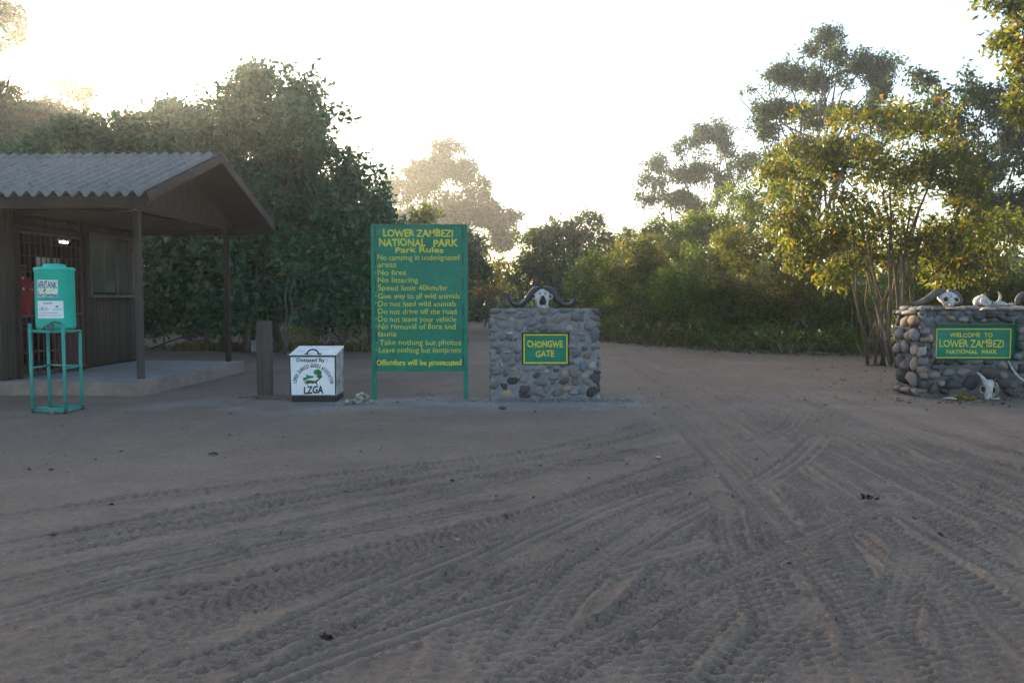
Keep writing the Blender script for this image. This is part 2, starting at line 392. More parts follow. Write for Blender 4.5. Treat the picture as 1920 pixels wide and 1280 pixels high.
def noise(s, d=6, st=None):
    n = N.new("ShaderNodeTexNoise"); n.inputs["Scale"].default_value = s; n.inputs["Detail"].default_value = d; n.inputs["Roughness"].default_value = .62
    if st:
        mp = N.new("ShaderNodeMapping"); mp.inputs["Scale"].default_value = st; L.new(tc.outputs["Object"], mp.inputs[0]); L.new(mp.outputs[0], n.inputs["Vector"])
    else: L.new(tc.outputs["Object"], n.inputs["Vector"])
    return n.outputs["Fac"]
def ramp(src, p0, c0, p1, c1):
    r = N.new("ShaderNodeValToRGB"); r.color_ramp.elements[0].position = p0; r.color_ramp.elements[1].position = p1
    r.color_ramp.elements[0].color = (*c0, 1); r.color_ramp.elements[1].color = (*c1, 1); L.new(src, r.inputs[0]); return r.outputs[0]
def mixc(f, a, b_, mode='MIX'):
    m_ = N.new("ShaderNodeMix"); m_.data_type = 'RGBA'; m_.blend_type = mode
    if hasattr(f, 'links') or hasattr(f, 'node'): L.new(f, m_.inputs["Factor"])
    else: m_.inputs["Factor"].default_value = f
    for s_, t_ in ((a, "A"), (b_, "B")):
        if hasattr(s_, 'node'): L.new(s_, m_.inputs[t_])
        else: m_.inputs[t_].default_value = (*s_, 1)
    return m_.outputs["Result"]
def attr(n):
    a = N.new("ShaderNodeAttribute"); a.attribute_name = n; return a.outputs["Fac"]
c = ramp(noise(.55, 8), .35, (.178, .130, .100), .66, (.268, .202, .156))
c = mixc(.42, c, ramp(noise(26, 10), .3, (.12, .086, .064), .7, (.285, .215, .165)))
c = mixc(attr("cement"), c, ramp(noise(9, 8), .3, (.20, .19, .185), .7, (.31, .295, .285)))
c = mixc(attr("litter"), c, ramp(noise(7, 8), .35, (.09, .07, .05), .7, (.24, .19, .145)))
wm_ = N.new("ShaderNodeMath"); wm_.operation = 'MULTIPLY'; wm_.inputs[1].default_value = .18; L.new(attr("worn"), wm_.inputs[0])
c = mixc(wm_.outputs[0], c, ramp(noise(20, 6), .3, (.19, .139, .105), .7, (.265, .199, .152)))
sp_ = ramp(noise(62, 3), .60, (0, 0, 0), .67, (.8, .8, .8))
c = mixc(sp_, c, (.115, .09, .072))
sp_ = ramp(noise(88, 2), .64, (0, 0, 0), .70, (.7, .7, .7))
c = mixc(sp_, c, (.38, .31, .255))
blot = ramp(noise(1.7, 7), .45, (0, 0, 0), .75, (.55, .55, .55))
c = mixc(blot, c, (.165, .119, .088))
L.new(c, b.inputs["Base Color"])
bp = N.new("ShaderNodeBump"); bp.inputs["Strength"].default_value = .85; bp.inputs["Distance"].default_value = .02
L.new(noise(38, 9), bp.inputs["Height"])
bp2 = N.new("ShaderNodeBump"); bp2.inputs["Strength"].default_value = .35; bp2.inputs["Distance"].default_value = .004
L.new(noise(190, 4), bp2.inputs["Height"]); L.new(bp.outputs[0], bp2.inputs["Normal"]); L.new(bp2.outputs[0], b.inputs["Normal"])
ground = link("ground", me, gm); ground["kind"] = "structure"

# ---------------------------------------------------------------- text
def text_verts(s, offset=0.0, shear=0.0):
    cu = bpy.data.curves.new("t", 'FONT'); cu.body = s; cu.size = 1; cu.offset = offset; cu.shear = shear
    cu.resolution_u = 3; cu.extrude = 0; cu.fill_mode = 'FRONT'
    o = bpy.data.objects.new("t", cu); COL.objects.link(o)
    bpy.context.view_layer.update()
    dg = bpy.context.evaluated_depsgraph_get()
    me = bpy.data.meshes.new_from_object(o.evaluated_get(dg))
    vs = [v.co.copy() for v in me.vertices]; fs = [tuple(p.vertices) for p in me.polygons]
    bpy.data.objects.remove(o); bpy.data.curves.remove(cu); bpy.data.meshes.remove(me)
    return vs, fs
def text_fit(s, x0, x1, zb, cap, offset=0.0, shear=0.0):
    """flat lettering in the x,z plane: baseline zb, cap height cap, stretched to x0..x1"""
    vs, fs = text_verts(s, offset, shear)
    a = min(v.x for v in vs); b_ = max(v.x for v in vs)
    kz = cap / .70
    return [Vector((x0 + (v.x - a) / (b_ - a) * (x1 - x0), 0, zb + v.y * kz)) for v in vs], fs
def text_words(s, x0, x1, zb, cap, offset=0.0):
    """the line of text_fit, one shape for each word"""
    full, _ = text_verts(s, offset); a = min(v.x for v in full); b_ = max(v.x for v in full); k = (x1 - x0) / (b_ - a); kz = cap / .70
    out = []; pre = ""
    for wd_ in s.split(" "):
        if wd_:
            e = max(v.x for v in text_verts(pre + wd_, offset)[0]); vs, fs = text_verts(wd_, offset); m1 = max(v.x for v in vs)
            hw = 2.6 * len(out) + len(s); out.append(([Vector((x0 + (v.x - m1 + e - a) * k + .02 * cap * math.sin(v.y * 7 + hw), 0, zb + v.y * kz * (1 + .07 * math.sin(v.x * 5.1 + hw)) + .05 * cap * math.sin(v.x * 2.3 + hw))) for v in vs], fs))
        pre += wd_ + " "
    return out

# ---------------------------------------------------------------- the guard hut
hut = tag(empty("guard_hut", (-5.28, 11.3, 0), R(-3.0)), "dark timber guard hut with corrugated grey roof and open porch on a concrete slab", "hut")
SL = .19     # slab height
# slab: soft uneven plaster edge, smooth concrete top
m = MB()
def slab_ring(z, gr, seed):
    rr = random.Random(seed); pts = []
    cs = [(-8.4, -.0), (0, 0), (0, 3.85), (-8.4, 3.85)]
    for i in range(4):
        a, b_ = Vector((*cs[i], 0)), Vector((*cs[(i + 1) % 4], 0)); n = 24
        d = (b_ - a).normalized(); nrm = Vector((d.y, -d.x, 0))
        for k in range(n):
            t = k / n; edge = min(t, 1 - t) * (b_ - a).length
            p = a + (b_ - a) * t + nrm * (gr + rr.uniform(-.012, .012)); p.z = z + rr.uniform(-.004, .004) * (z > .05)
            if edge < .02: p -= Vector((0, 0, 0)) ; p += (Vector((-4.2, 1.9, 0)) - Vector((p.x, p.y, 0))).normalized() * .03
            pts.append(p)
    return pts
rings = [slab_ring(-.05, .05, 1), slab_ring(.0, .035, 2), slab_ring(.035, .016, 3), slab_ring(.15, .006, 4), slab_ring(SL - .008, -.006, 5), slab_ring(SL, -.03, 6)]
n = 96; vs = [p for r_ in rings for p in r_]
fs = [(i * n + k, i * n + (k + 1) % n, (i + 1) * n + (k + 1) % n, (i + 1) * n + k) for i in range(5) for k in range(n)]
m.add(vs, fs).build("slab", M['plaster'], hut, True)
m = MB(); m.add([Vector((p.x, p.y, SL - .001)) for p in slab_ring(SL, -.028, 6)], [tuple(range(96))]).build("slab_top", M['concrete'], hut)
WX = -2.10; WT = .07; WZ = 2.72
D0, D1, DZ = .42, 2.02, 2.40
W0, W1, WB, WTP = 2.26, 3.58, 1.44, 2.46
m = MB()
def wbox(y0, y1, z0, z1): m.box((WX - WT / 2, (y0 + y1) / 2, (z0 + z1) / 2), (WT, y1 - y0, z1 - z0))
wbox(.10, D0, SL, WZ); wbox(D0, D1, DZ, WZ); wbox(D1, W0, SL, WZ); wbox(W0, W1, SL, WB); wbox(W0, W1, WTP, WZ); wbox(W1, 3.80, SL, WZ)
m.box(((-8.2 + WX - WT - .002) / 2, .10 + WT / 2, (SL + WZ) / 2), (8.2 + WX - WT - .002, WT, WZ - SL))
m.box(((-8.2 + WX - WT - .002) / 2, 3.80 - WT / 2, (SL + WZ) / 2), (8.2 + WX - WT - .002, WT, WZ - SL))
m.box((-8.2 + WT / 2 - .06, 1.95, (SL + WZ) / 2), (WT, 3.52, WZ - SL))
wall = m.build("wall", M['wood_dark'], hut)
bw = .096
prof = [(0, -bw / 2), (.010, -bw / 2 + .004), (.022, -bw * .25), (.026, 0), (.022, bw * .25), (.010, bw / 2 - .004), (0, bw / 2)]
mb = MB(); vs = [(x, y, z) for z in (0, 1) for x, y in prof]; k = len(prof)
fs = [(i, i + 1, k + i + 1, k + i) for i in range(k - 1)] + [tuple(range(k - 1, -1, -1)), tuple(range(k, 2 * k))]
mb.add(vs, fs); board_me = mb.mesh("siding_board"); board_me.materials.append(M['wood_siding'])
for p in board_me.polygons: p.use_smooth = len(p.vertices) == 4
def board(x, y, z0, z1, rz=0):
    o = link("siding_board", board_me, None, wall, loc=(x, y, z0), rot=(0, 0, rz), scale=(1, 1, z1 - z0)); return o
y = .16
while y < 3.80:
    j = random.uniform(0, .02)
    if D0 - .06 < y < D1 + .06: board(WX + .002, y, DZ + .07, WZ - .01)
    elif W0 - .06 < y < W1 + .06: board(WX + .002, y, SL + .02 + j, WB - .05); board(WX + .002, y, WTP + .05, WZ - .01)
    else: board(WX + .002, y, SL + .02 + j, WZ - .01)
    y += bw + .002
x = WX - .16
while x > -8.1:
    board(x, .098, SL + .01, WZ - .01, R(-90)); x -= bw + .002
MB().box((WX - .02, .085, (SL + WZ) / 2), (.11, .10, WZ - SL)).build("corner_post", M['wood_siding'], hut, bevel=.008)
# door opening: wooden frame, steel grille, bright notice behind it
door = MB().box((WX + .03, D0 - .03, (SL + DZ) / 2), (.12, .06, DZ - SL)).box((WX + .03, D1 + .03, (SL + DZ) / 2), (.12, .06, DZ - SL)).box((WX + .03, (D0 + D1) / 2, DZ + .03), (.12, D1 - D0 + .12, .06)).build("door", M['wood_red'], hut, bevel=.004)
def gbar(p, d): return MB().box(p, d).build("bar", M['bars'], door)
gx = WX + .045
for i in range(13):
    yy = D0 + .02 + i * (D1 - D0 - .04) / 12; th = .035 if i in (0, 6, 12) else .014
    gbar((gx, yy, (SL + DZ) / 2 + .01), (th, th, DZ - SL - .03))
for zz in (.24, .56, .93, 1.12, 1.55, 1.78, 2.02, 2.22, 2.37):
    gbar((gx + .001, (D0 + D1) / 2, zz), (.012 if zz not in (.24, 1.12, 2.37) else .03, D1 - D0 - .05, .012 if zz not in (.24, 1.12, 2.37) else .035))
MB().box((WX + .02, D1 - .38, .66), (.008, .62, .80)).build("kick_panel", M['bars'], door)
MB().box((WX - .55, D1 + .02, 1.52), (.02, .62, 1.1)).build("pale_board", M['white'], hut)
nb = MB().box((WX - .50, D1 - .02, 1.63), (.012, .50, .62)).build("notice", M['white'], hut)
MB().box((WX - .49, D1 - .02, 1.86), (.006, .502, .16)).build("heading_band", M['blue_card'], nb)
MB().box((WX - .49, D1 - .02, 1.70), (.006, .502, .06)).build("heading_band", M['blue_card'], nb)
MB().tube([(WX - .62, 2.50, 2.36), (WX - .62, 2.70, 2.36)], .022, 10).build("lamp_tube", M['lamp'], hut, True)
MB().box((WX - .62, 2.60, 2.40), (.05, .40, .03)).build("lamp_fitting", M['white'], hut)
# window: frame, mullions, panes, sill
win = MB().box((WX + .03, W0 - .025, (WB + WTP) / 2), (.10, .05, WTP - WB)).box((WX + .03, W1 + .025, (WB + WTP) / 2), (.10, .05, WTP - WB)).box((WX + .03, (W0 + W1) / 2, WTP + .025), (.10, W1 - W0 + .1, .05)).build("window", M['frame_alu'], hut, bevel=.003)
MB().box((WX + .05, (W0 + W1) / 2, WB - .025), (.16, W1 - W0 + .14, .05)).build("sill", M['frame_alu'], win, bevel=.004)
pw = (W1 - W0) / 3
for i in range(3):
    yc = W0 + pw * (i + .5)
    MB().box((WX + .012, yc, (WB + WTP) / 2), (.006, pw - .045, WTP - WB - .01)).build("pane", M['glass'], win)
    if i: MB().box((WX + .015, W0 + pw * i, (WB + WTP) / 2), (.05, .05, WTP - WB)).build("mullion", M['frame_alu'], win, bevel=.003)
MB().box((WX - .03, 2.95, WB + .03), (.30, 1.2, .03)).build("inner_shelf", M['wood_dark'], hut)
# porch posts, gable beam, gable boards
for yy in (.50, 3.70):
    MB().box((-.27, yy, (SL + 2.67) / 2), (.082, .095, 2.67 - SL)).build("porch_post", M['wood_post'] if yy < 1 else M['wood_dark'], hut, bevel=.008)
MB().box((-.27, 2.10, 2.725), (.09, 3.55, .11)).build("gable_beam", M['wood_red'], hut, bevel=.005)
MB().box((-4.2, .50, 2.725), (7.9, .09, .11)).build("eave_beam", M['wood_dark'], hut)
MB().box((-4.2, 3.70, 2.725), (7.9, .09, .11)).build("eave_beam", M['wood_dark'], hut)
Y_E0, Y_R, Y_E1 = -.62, 1.76, 4.14
Z_E, Z_R = 2.78, 3.68
def roof_z(y): return Z_R - (Z_R - Z_E) * abs(y - Y_R) / (Y_R - Y_E0)
ceil = MB().box((-4.25, 2.1, 2.655), (7.85, 3.10, .02)).build("porch_ceiling", M['wood_dark'], hut)
yy = .36
gb_i = 0
while yy < 3.88:
    zt = min(roof_z(yy - .06), roof_z(yy + .06)) - .05
    if zt > 2.80:
        MB().box((-.255 + (gb_i % 2) * .004, yy, (2.78 + zt) / 2), (.022, .118, zt - 2.78)).build("gable_board", M['wood_red'], hut, bevel=.004)
    gb_i += 1; yy += .12
# roof: decking part with corrugated sheets, ridge caps and trim as its pieces
X0R, X1R = -8.16, .48
m = MB()
for (ya, yb) in ((Y_E0 + .03, Y_R), (Y_R, Y_E1 - .03)):
    za, zb = roof_z(ya) - .055, roof_z(yb) - .055
    m.add([(X0R, ya, za), (X1R - .03, ya, za), (X1R - .03, yb, zb), (X0R, yb, zb), (X0R, ya, za + .02), (X1R - .03, ya, za + .02), (X1R - .03, yb, zb + .02), (X0R, yb, zb + .02)],
          [(0, 1, 2, 3)[::-1], (4, 5, 6, 7), (0, 1, 5, 4), (1, 2, 6, 5), (2, 3, 7, 6), (3, 0, 4, 7)])
roof = m.build("roof", M['wood_dark'], hut)
PIT, AMP, NC = .18, .040, 6
def sheet_mesh(name, y0, z0, y1, z1, thick, seg):
    vs = []; nxs = NC * 12 + 1
    for lay in (0, 1):
        for j in range(seg + 1):
            t = j / seg
            for i in range(nxs):
                x = (i / (nxs - 1)) * PIT * NC * 1.0
                z = z0 + (z1 - z0) * t + AMP * math.cos(2 * math.pi * x / PIT) - lay * thick
                vs.append((x, y0 + (y1 - y0) * t, z))
    n1 = (seg + 1) * nxs; fs = []
    for j in range(seg):
        for i in range(nxs - 1):
            a = j * nxs + i; fs.append((a, a + 1, a + nxs + 1, a + nxs)); fs.append((n1 + a + nxs, n1 + a + nxs + 1, n1 + a + 1, n1 + a))
    for i in range(nxs - 1): fs.append((i, n1 + i, n1 + i + 1, i + 1))
    for j in range(seg):
        a = j * nxs; fs.append((a, a + nxs, n1 + a + nxs, n1 + a)); a += nxs - 1; fs.append((a, n1 + a, n1 + a + nxs, a + nxs))
    me = bpy.data.meshes.new(name); me.from_pydata(vs, [], fs); me.update(); me.polygons.foreach_set("use_smooth", [True] * len(fs)); me.materials.append(M['asbestos']); return me
EXT = .06; sl_ = (Z_R - Z_E) / (Y_R - Y_E0)
sf = sheet_mesh("roof_sheet", Y_E0 - EXT, Z_E - EXT * sl_ + .012, Y_R, Z_R + .012, .008, 3)
sb = sheet_mesh("roof_sheet", Y_E1 + EXT, Z_E - EXT * sl_ + .012, Y_R, Z_R + .012, .008, 3)
rf = sheet_mesh("ridge_cap", Y_R - .27, Z_R - .27 * sl_ + .026, Y_R - .0, Z_R + .030, .008, 3)
rb = sheet_mesh("ridge_cap", Y_R + .27, Z_R - .27 * sl_ + .026, Y_R + .0, Z_R + .030, .008, 3)
for i in range(8):
    x = X1R - PIT * NC * (i + 1) + .0; dz = .004 * (i % 2)
    for me_, nme in ((sf, "roof_sheet"), (sb, "roof_sheet")):
        link(nme, me_, None, roof, loc=(x, random.uniform(-.012, .012) if me_ is sf else 0, dz + .0), rot=(0, R(random.uniform(-.12, .12)), 0))
    for me_ in (rf, rb): link("ridge_cap", me_, None, roof, loc=(x, 0, dz + .003), rot=(0, R(random.uniform(-.3, .3)), 0))
bolt = MB().tube([(0, 0, 0), (0, 0, .022)], [.016, .010], 8).mesh("roof_bolt"); bolt.materials.append(M['rust'])
for i in range(16):
    for t in (.12, .62):
        yb = Y_E0 + (Y_R - Y_E0) * t; link("roof_bolt", bolt, None, roof, loc=(X1R - PIT * (i * 3 + 1), yb, roof_z(yb) + .012 + AMP))
# trim boards
ang = math.atan(sl_); ln = math.hypot(Y_R - Y_E0 + .03, (Y_R - Y_E0 + .03) * sl_)
for sgn, yc in ((1, (Y_E0 - .03 + Y_R) / 2), (-1, (Y_E1 + .03 + Y_R) / 2)):
    MB().box((0, 0, 0), (.028, ln, .13)).build("barge_board", M['wood_red'], roof, bevel=.004, loc=(X1R + .004 + (.003 if sgn > 0 else 0), yc, roof_z(yc) - .045), rot=(sgn * ang, 0, 0))
for yy in (Y_E0 + .015, Y_E1 - .015):
    MB().box(((X0R + X1R) / 2 - .02, yy, Z_E - .105), (X1R - X0R - .04, .03, .17)).build("fascia_board", M['wood_dark'], roof, bevel=.004)
HM = Matrix.Translation(hut.location) @ Euler((0, 0, R(-3.0))).to_matrix().to_4x4()
def hutp(x, y, z): return HM @ Vector((x, y, z))
# blue plastic bottle on the sill inside
bt = lathe([(0, 0), (.055, 0), (.06, .02), (.06, .17), (.05, .20), (.022, .235), (.022, .26), (0, .26)], 20).build("plastic_bottle", M['plastic_blue'], None, True, loc=hutp(WX - .13, 3.24, WB + .046))
tag(bt, "pale blue plastic bottle standing inside the hut window", "bottle")

# ---------------------------------------------------------------- person behind the grille
def skin_mesh(name, pts, edges, rad, sub=2, root=0):
    me = bpy.data.meshes.new(name); me.from_pydata(pts, edges, []); me.update()
    o = bpy.data.objects.new(name, me); COL.objects.link(o)
    sk = o.modifiers.new("s", 'SKIN'); sk.use_smooth_shade = True
    for i, v in enumerate(me.skin_vertices[0].data):
        r_ = rad[i]; v.radius = r_ if hasattr(r_, '__len__') else (r_, r_); v.use_root = (i == root)
    ss = o.modifiers.new("d", 'SUBSURF'); ss.levels = sub; ss.render_levels = sub
    bpy.context.view_layer.update()
    out = bpy.data.meshes.new_from_object(o.evaluated_get(bpy.context.evaluated_depsgraph_get()))
    bpy.data.objects.remove(o); bpy.data.meshes.remove(me); out.name = name
    out.polygons.foreach_set("use_smooth", [True] * len(out.polygons)); return out
person = tag(empty("person", hutp(WX - .42, 1.12, SL), R(-14)), "person in a red jersey with striped collar standing behind the hut's barred door", "person")
# faces +x (towards the porch); y is left
bp_ = [(0, 0, .95), (0, 0, 1.15), (0, 0, 1.36), (0, 0, 1.48), (.01, 0, 1.56), (.02, 0, 1.66), (.02, 0, 1.76)]
be = [(i, i + 1) for i in range(6)]; br = [(.10, .14), (.095, .13), (.10, .16), (.07, .12), .052, (.085, .072), (.075, .068)]
for s in (-1, 1):
    i = len(bp_)
    bp_ += [(0, s * .19, 1.42), (-.01, s * .23, 1.16), (.06, s * .25, .94), (.09, s * .25, .87)]
    be += [(3, i), (i, i + 1), (i + 1, i + 2), (i + 2, i + 3)]; br += [.055, .042, .030, .035]
    for f in range(5):
        j = len(bp_)
        if f == 4: bp_ += [(.13, s * .22, .85), (.14, s * .215, .82)]
        else:
            yo = s * (.225 + .018 * f); l_ = (.075, .085, .08, .062)[f]
            bp_ += [(.10, yo, .83), (.105 - .01, yo, .83 - l_)]
        be += [(i + 3, j), (j, j + 1)]; br += [.010, .008]
    i = len(bp_)
    bp_ += [(0, s * .10, .88), (.02, s * .11, .50), (-.01, s * .12, .09), (.12, s * .13, .04)]
    be += [(0, i), (i, i + 1), (i + 1, i + 2), (i + 2, i + 3)]; br += [.085, .058, .042, .040]
link("body", skin_mesh("body", bp_, be, br), M['skin'], person)
sp2 = [(0, 0, .86), (0, 0, 1.12), (0, 0, 1.34), (0, 0, 1.465)]; se = [(0, 1), (1, 2), (2, 3)]; sr = [(.13, .19), (.125, .175), (.13, .20), (.085, .13)]
for s in (-1, 1):
    i = len(sp2); sp2 += [(0, s * .20, 1.415), (-.01, s * .235, 1.17)]; se += [(3, i), (i, i + 1)]; sr += [.082, .072]
jersey = link("jersey", skin_mesh("jersey", sp2, se, sr), M['red_cloth'], person)
cv = lathe([(.070, 1.475), (.084, 1.49), (.075, 1.525), (.066, 1.53)], 20); cv.build("collar", M['white'], person, True)
for zz in (1.492, 1.508): lathe([(.0855, zz), (.0855, zz + .006), (.080, zz + .009)], 20).build("collar_stripe", M['ink_blue'], person, True)
MB().box((.139, .075, 1.33), (.006, .05, .022)).build("chest_mark", M['white'], person)
MB().box((.140, -.07, 1.34), (.006, .028, .028)).build("chest_badge", M['white'], person)
tp = [(0, 0, .93)]; te = []; tr_ = [(.115, .16)]
for s in (-1, 1):
    i = len(tp); tp += [(0, s * .10, .84), (.02, s * .11, .50), (-.01, s * .12, .10)]; te += [(0, i), (i, i + 1), (i + 1, i + 2)]; tr_ += [.098, .078, .068]
link("trousers", skin_mesh("trousers", tp, te, tr_), M['dark_cloth'], person)
hm = lathe([(0, .10), (.05, .092), (.078, .06), (.088, .015), (.086, -.03), (.07, -.05)], 20); ho = hm.build("hair", M['hair'], person, True, loc=(.012, 0, 1.735))
for s in (-1, 1):
    e = lathe([(0, -.01), (.010, 0), (0, .01)], 10).build("eye", M['white'], person, True, loc=(.094, s * .03, 1.70))
    lathe([(0, -.02), (.010, -.01), (.012, .008), (0, .022)], 8).build("ear", M['skin'], person, True, loc=(.015, s * .083, 1.69))
MB().tube([(.098, 0, 1.715), (.112, 0, 1.685), (.118, 0, 1.668), (.10, 0, 1.662)], [.007, .010, .015, .010], 8).build("nose", M['skin'], person, True)
MB().tube([(.092, -.028, 1.635), (.104, 0, 1.636), (.092, .028, 1.635)], .008, 6).build("mouth", M['skin'], person, True)

# ---------------------------------------------------------------- tank on its stand
A_, B_, C_, D_ = Vector((-5.82, 9.62, 0)), Vector((-5.37, 9.52, 0)), Vector((-5.39, 9.93, 0)), Vector((-5.86, 10.05, 0))
stand = tag(empty("tank_stand", (A_ + B_ + C_ + D_) / 4), "spindly green welded pipe stand under the turquoise tank", "stand")
o0 = stand.location.copy()
ST = .995
for p, top in ((A_, 1.085), (B_, 1.075), (C_, ST), (D_, ST)):
    q = p - o0; rr = random.uniform(-.008, .008)
    lg = MB().tube([q + Vector((0, 0, -.015)), q + Vector((rr, 0, .5)), q + Vector((rr * .5, 0, top))], .0195, 12).build("leg", M['stand'], stand, True)
    MB().tube([q + Vector((0, 0, -.015)), q + Vector((0, 0, .05))], .0212, 12).build("rusty_foot", M['rust'], lg, True)
def rail(a, b_, za, zb, r_=.013, mt='stand'):
    MB().tube([a - o0 + Vector((0, 0, za)), (a + b_) / 2 - o0 + Vector((0, 0, (za + zb) / 2 - .004)), b_ - o0 + Vector((0, 0, zb))], r_, 8).build("rail", M[mt], stand, True)
Q4 = [A_, B_, C_, D_]
for i in range(4):
    rail(Q4[i], Q4[(i + 1) % 4], ST - .01, ST - .01); 
    if i != 0: rail(Q4[i], Q4[(i + 1) % 4], .545, .545, .012)
    rail(Q4[i], Q4[(i + 1) % 4], .03, .028, .013)
rail(A_ + Vector((-.03, 0, 0)), B_ + Vector((.06, .02, 0)), ST + .006, ST + .006, .010)
rail(A_, B_, .765, .755, .005, 'rust')
for t in (.3, .55, .8): rail(A_.lerp(B_, t), D_.lerp(C_, t), ST - .008, ST - .008, .012)
for t in (.25, .5, .75): rail(A_.lerp(D_, t * .5), B_.lerp(C_, t * .5), .045, .045, .008)
TR_ = .218; TC = Vector((-5.60, 9.78, ST + .016))
tank = tag(empty("water_tank", TC), "turquoise plastic drum with blue lettered sticker and brass tap, on the pipe stand", "water tank")
lathe([(0, 0), (TR_ - .02, 0), (TR_ - .004, .012), (TR_, .04), (TR_, .70), (TR_ + .008, .715), (TR_ + .010, .735), (TR_ + .004, .745), (TR_ - .01, .748)], 64).build("drum", M['tank'], tank, True)
lathe([(TR_ - .005, .747), (TR_ - .03, .752), (TR_ - .09, .754), (TR_ - .095, .785), (TR_ - .11, .79), (.05, .797), (0, .798)], 48).build("lid", M['tank'], tank, True)
fa = math.atan2(-TC.y, -TC.x)      # bearing from the drum to the viewer
def cyl_wrap(vs, r_, off): return [Vector((r_ * math.cos(fa + .85 * v.x / r_ + off), r_ * math.sin(fa + .85 * v.x / r_ + off), v.z)) for v in vs]
def cyl_patch(x0, x1, z0, z1, r_, off=0, n=10):
    vs = []; 
    for i in range(n + 1):
        x_ = x0 + (x1 - x0) * i / n
        vs += [Vector((x_, 0, z0)), Vector((x_, 0, z1))]
    return cyl_wrap(vs, r_, off), [(2 * i, 2 * i + 2, 2 * i + 3, 2 * i + 1) for i in range(n)]
def on_tank(name, shapes, mt, par, r_, off=0): 
    m = MB()
    for vs, fs in shapes: m.add(cyl_wrap(vs, r_, off), fs)
    return m.build(name, M[mt], par)
s1 = MB().add(*cyl_patch(-.252, .035, .385, .595, TR_ + .0015)).build("brand_sticker", M['sticker'], tank)
for sh in text_words("AFRITANK", -.243, .028, .497, .082, .028): on_tank('lettering', [sh], 'ink_blue', s1, TR_ + .003)
for sh in text_words("foot Operated", -.243, .028, .392, .048, .03): on_tank('lettering', [sh], 'ink_blue', s1, TR_ + .003)
mapp = [(-.20, .475), (-.13, .487), (-.03, .478), (.0, .468), (-.05, .462), (-.10, .455), (-.15, .452), (-.235, .437), (-.24, .455)]
on_tank("emblem", [([Vector((a, 0, b_)) for a, b_ in mapp], [tuple(range(len(mapp)))])], 'ink_green', s1, TR_ + .0032)
s2 = MB().add(*cyl_patch(-.262, .10, .135, .345, TR_ + .0015)).build("donor_sticker", M['white'], tank)
for sh in text_words("Donated By:", -.16, -.04, .308, .020, .02): on_tank('lettering', [sh], 'navy', s2, TR_ + .003)
bars = []
rb_ = random.Random(4)
for (z, x0, x1, h_) in ((.195, -.20, .02, .010), (.165, -.245, .07, .010), (.235, -.24, -.09, .012), (.235, -.03, .075, .012), (.26, -.15, -.10, .008)):
    x = x0
    while x < x1:
        w_ = rb_.uniform(.006, .016); bars.append(([Vector((x, 0, z)), Vector((x + w_, 0, z)), Vector((x + w_, 0, z + h_)), Vector((x, 0, z + h_ * rb_.uniform(.6, 1)))], [(0, 1, 2, 3)])); x += w_ + .005
bars.append(([Vector((.015 + .02 * math.cos(a), 0, .275 + .014 * math.sin(a))) for a in [i * .63 for i in range(10)]], [tuple(range(10))]))
bars.append(([Vector((-.20, 0, .25)), Vector((-.16, 0, .25)), Vector((-.18, 0, .275))], [(0, 1, 2)]))
on_tank("printed_lines", bars, 'grey_ink', s2, TR_ + .003)["kind"] = "stuff"
td = Vector((math.cos(fa), math.sin(fa), 0)); tl = Vector((-math.sin(fa), math.cos(fa), 0))
tp0 = td * (TR_ - .01) + tl * -.06 + Vector((0, 0, .05))
tap = MB().tube([tp0, tp0 + td * .09], .018, 10).tube([tp0 + td * .07, tp0 + td * .10 + Vector((0, 0, -.02)), tp0 + td * .10 + Vector((0, 0, -.07))], [.016, .016, .012], 10).box(tp0 + td * .055, (.05, .05, .045)).build("tap", M['metal'], tank, False)
MB().tube([tp0 + td * .06 + Vector((0, 0, .03)), tp0 + td * .07 + tl * .05 + Vector((0, 0, .045)), tp0 + td * .07 + tl * .12 + Vector((0, 0, .02))], .009, 8).build("tap_lever", M['rust'], tap, True)
MB().tube([tp0 + td * .06, tp0 + td * .07 + tl * -.06, tp0 + td * .07 + tl * -.075 + Vector((0, 0, -.05))], [.010, .010, .016], 8).build("chain_lock", M['metal'], tap, True)

# ---------------------------------------------------------------- wooden post with a small box
pz = gp(495, 745)
post = tag(empty("wooden_post", (pz.x, pz.y + .06, 0), R(4)), "thick weathered square timber post with a small metal box on its side", "post")
m = MB().box((0, 0, .50), (.195, .15, 1.13)); po = m.build("post_shaft", M['wood_post'], post, bevel=.012)
MB().box((-.135, -.02, .72), (.075, .06, .16)).build("metal_box", M['metal'], post, bevel=.008)
MB().tube([(-.135, -.02, .80), (-.12, -.02, .845), (-.10, -.01, .82)], .006, 6).build("wire", M['black'], post, True)
MB().tube([(-.13, -.02, .64), (-.115, -.02, .59), (-.10, -.02, .56)], .007, 6).build("wire", M['black'], post, True)
MB().box((-.10, -.02, .73), (.012, .10, .19)).build("bracket", M['metal'], post)
rs = random.Random(5)
for i in range(9):
    a = Vector((pz.x + rs.uniform(-.35, .55), pz.y - .10 + rs.uniform(-.10, .10), .012)); ang = rs.uniform(-.25, .25); l_ = rs.uniform(.3, .75)
    d = Vector((math.cos(ang), math.sin(ang), 0)) * l_
    o = MB().tube([(0, 0, 0), d * .35 + Vector((0, rs.uniform(-.03, .03), .02)), d * .7 + Vector((0, rs.uniform(-.04, .04), .014)), d + Vector((0, 0, .0))], [.009, .008, .006, .003], 6).build("twig", M['straw'], None, True, loc=a)
    tag(o, "thin dry twig lying at the foot of the square timber post", "twig", "twigs at the post")

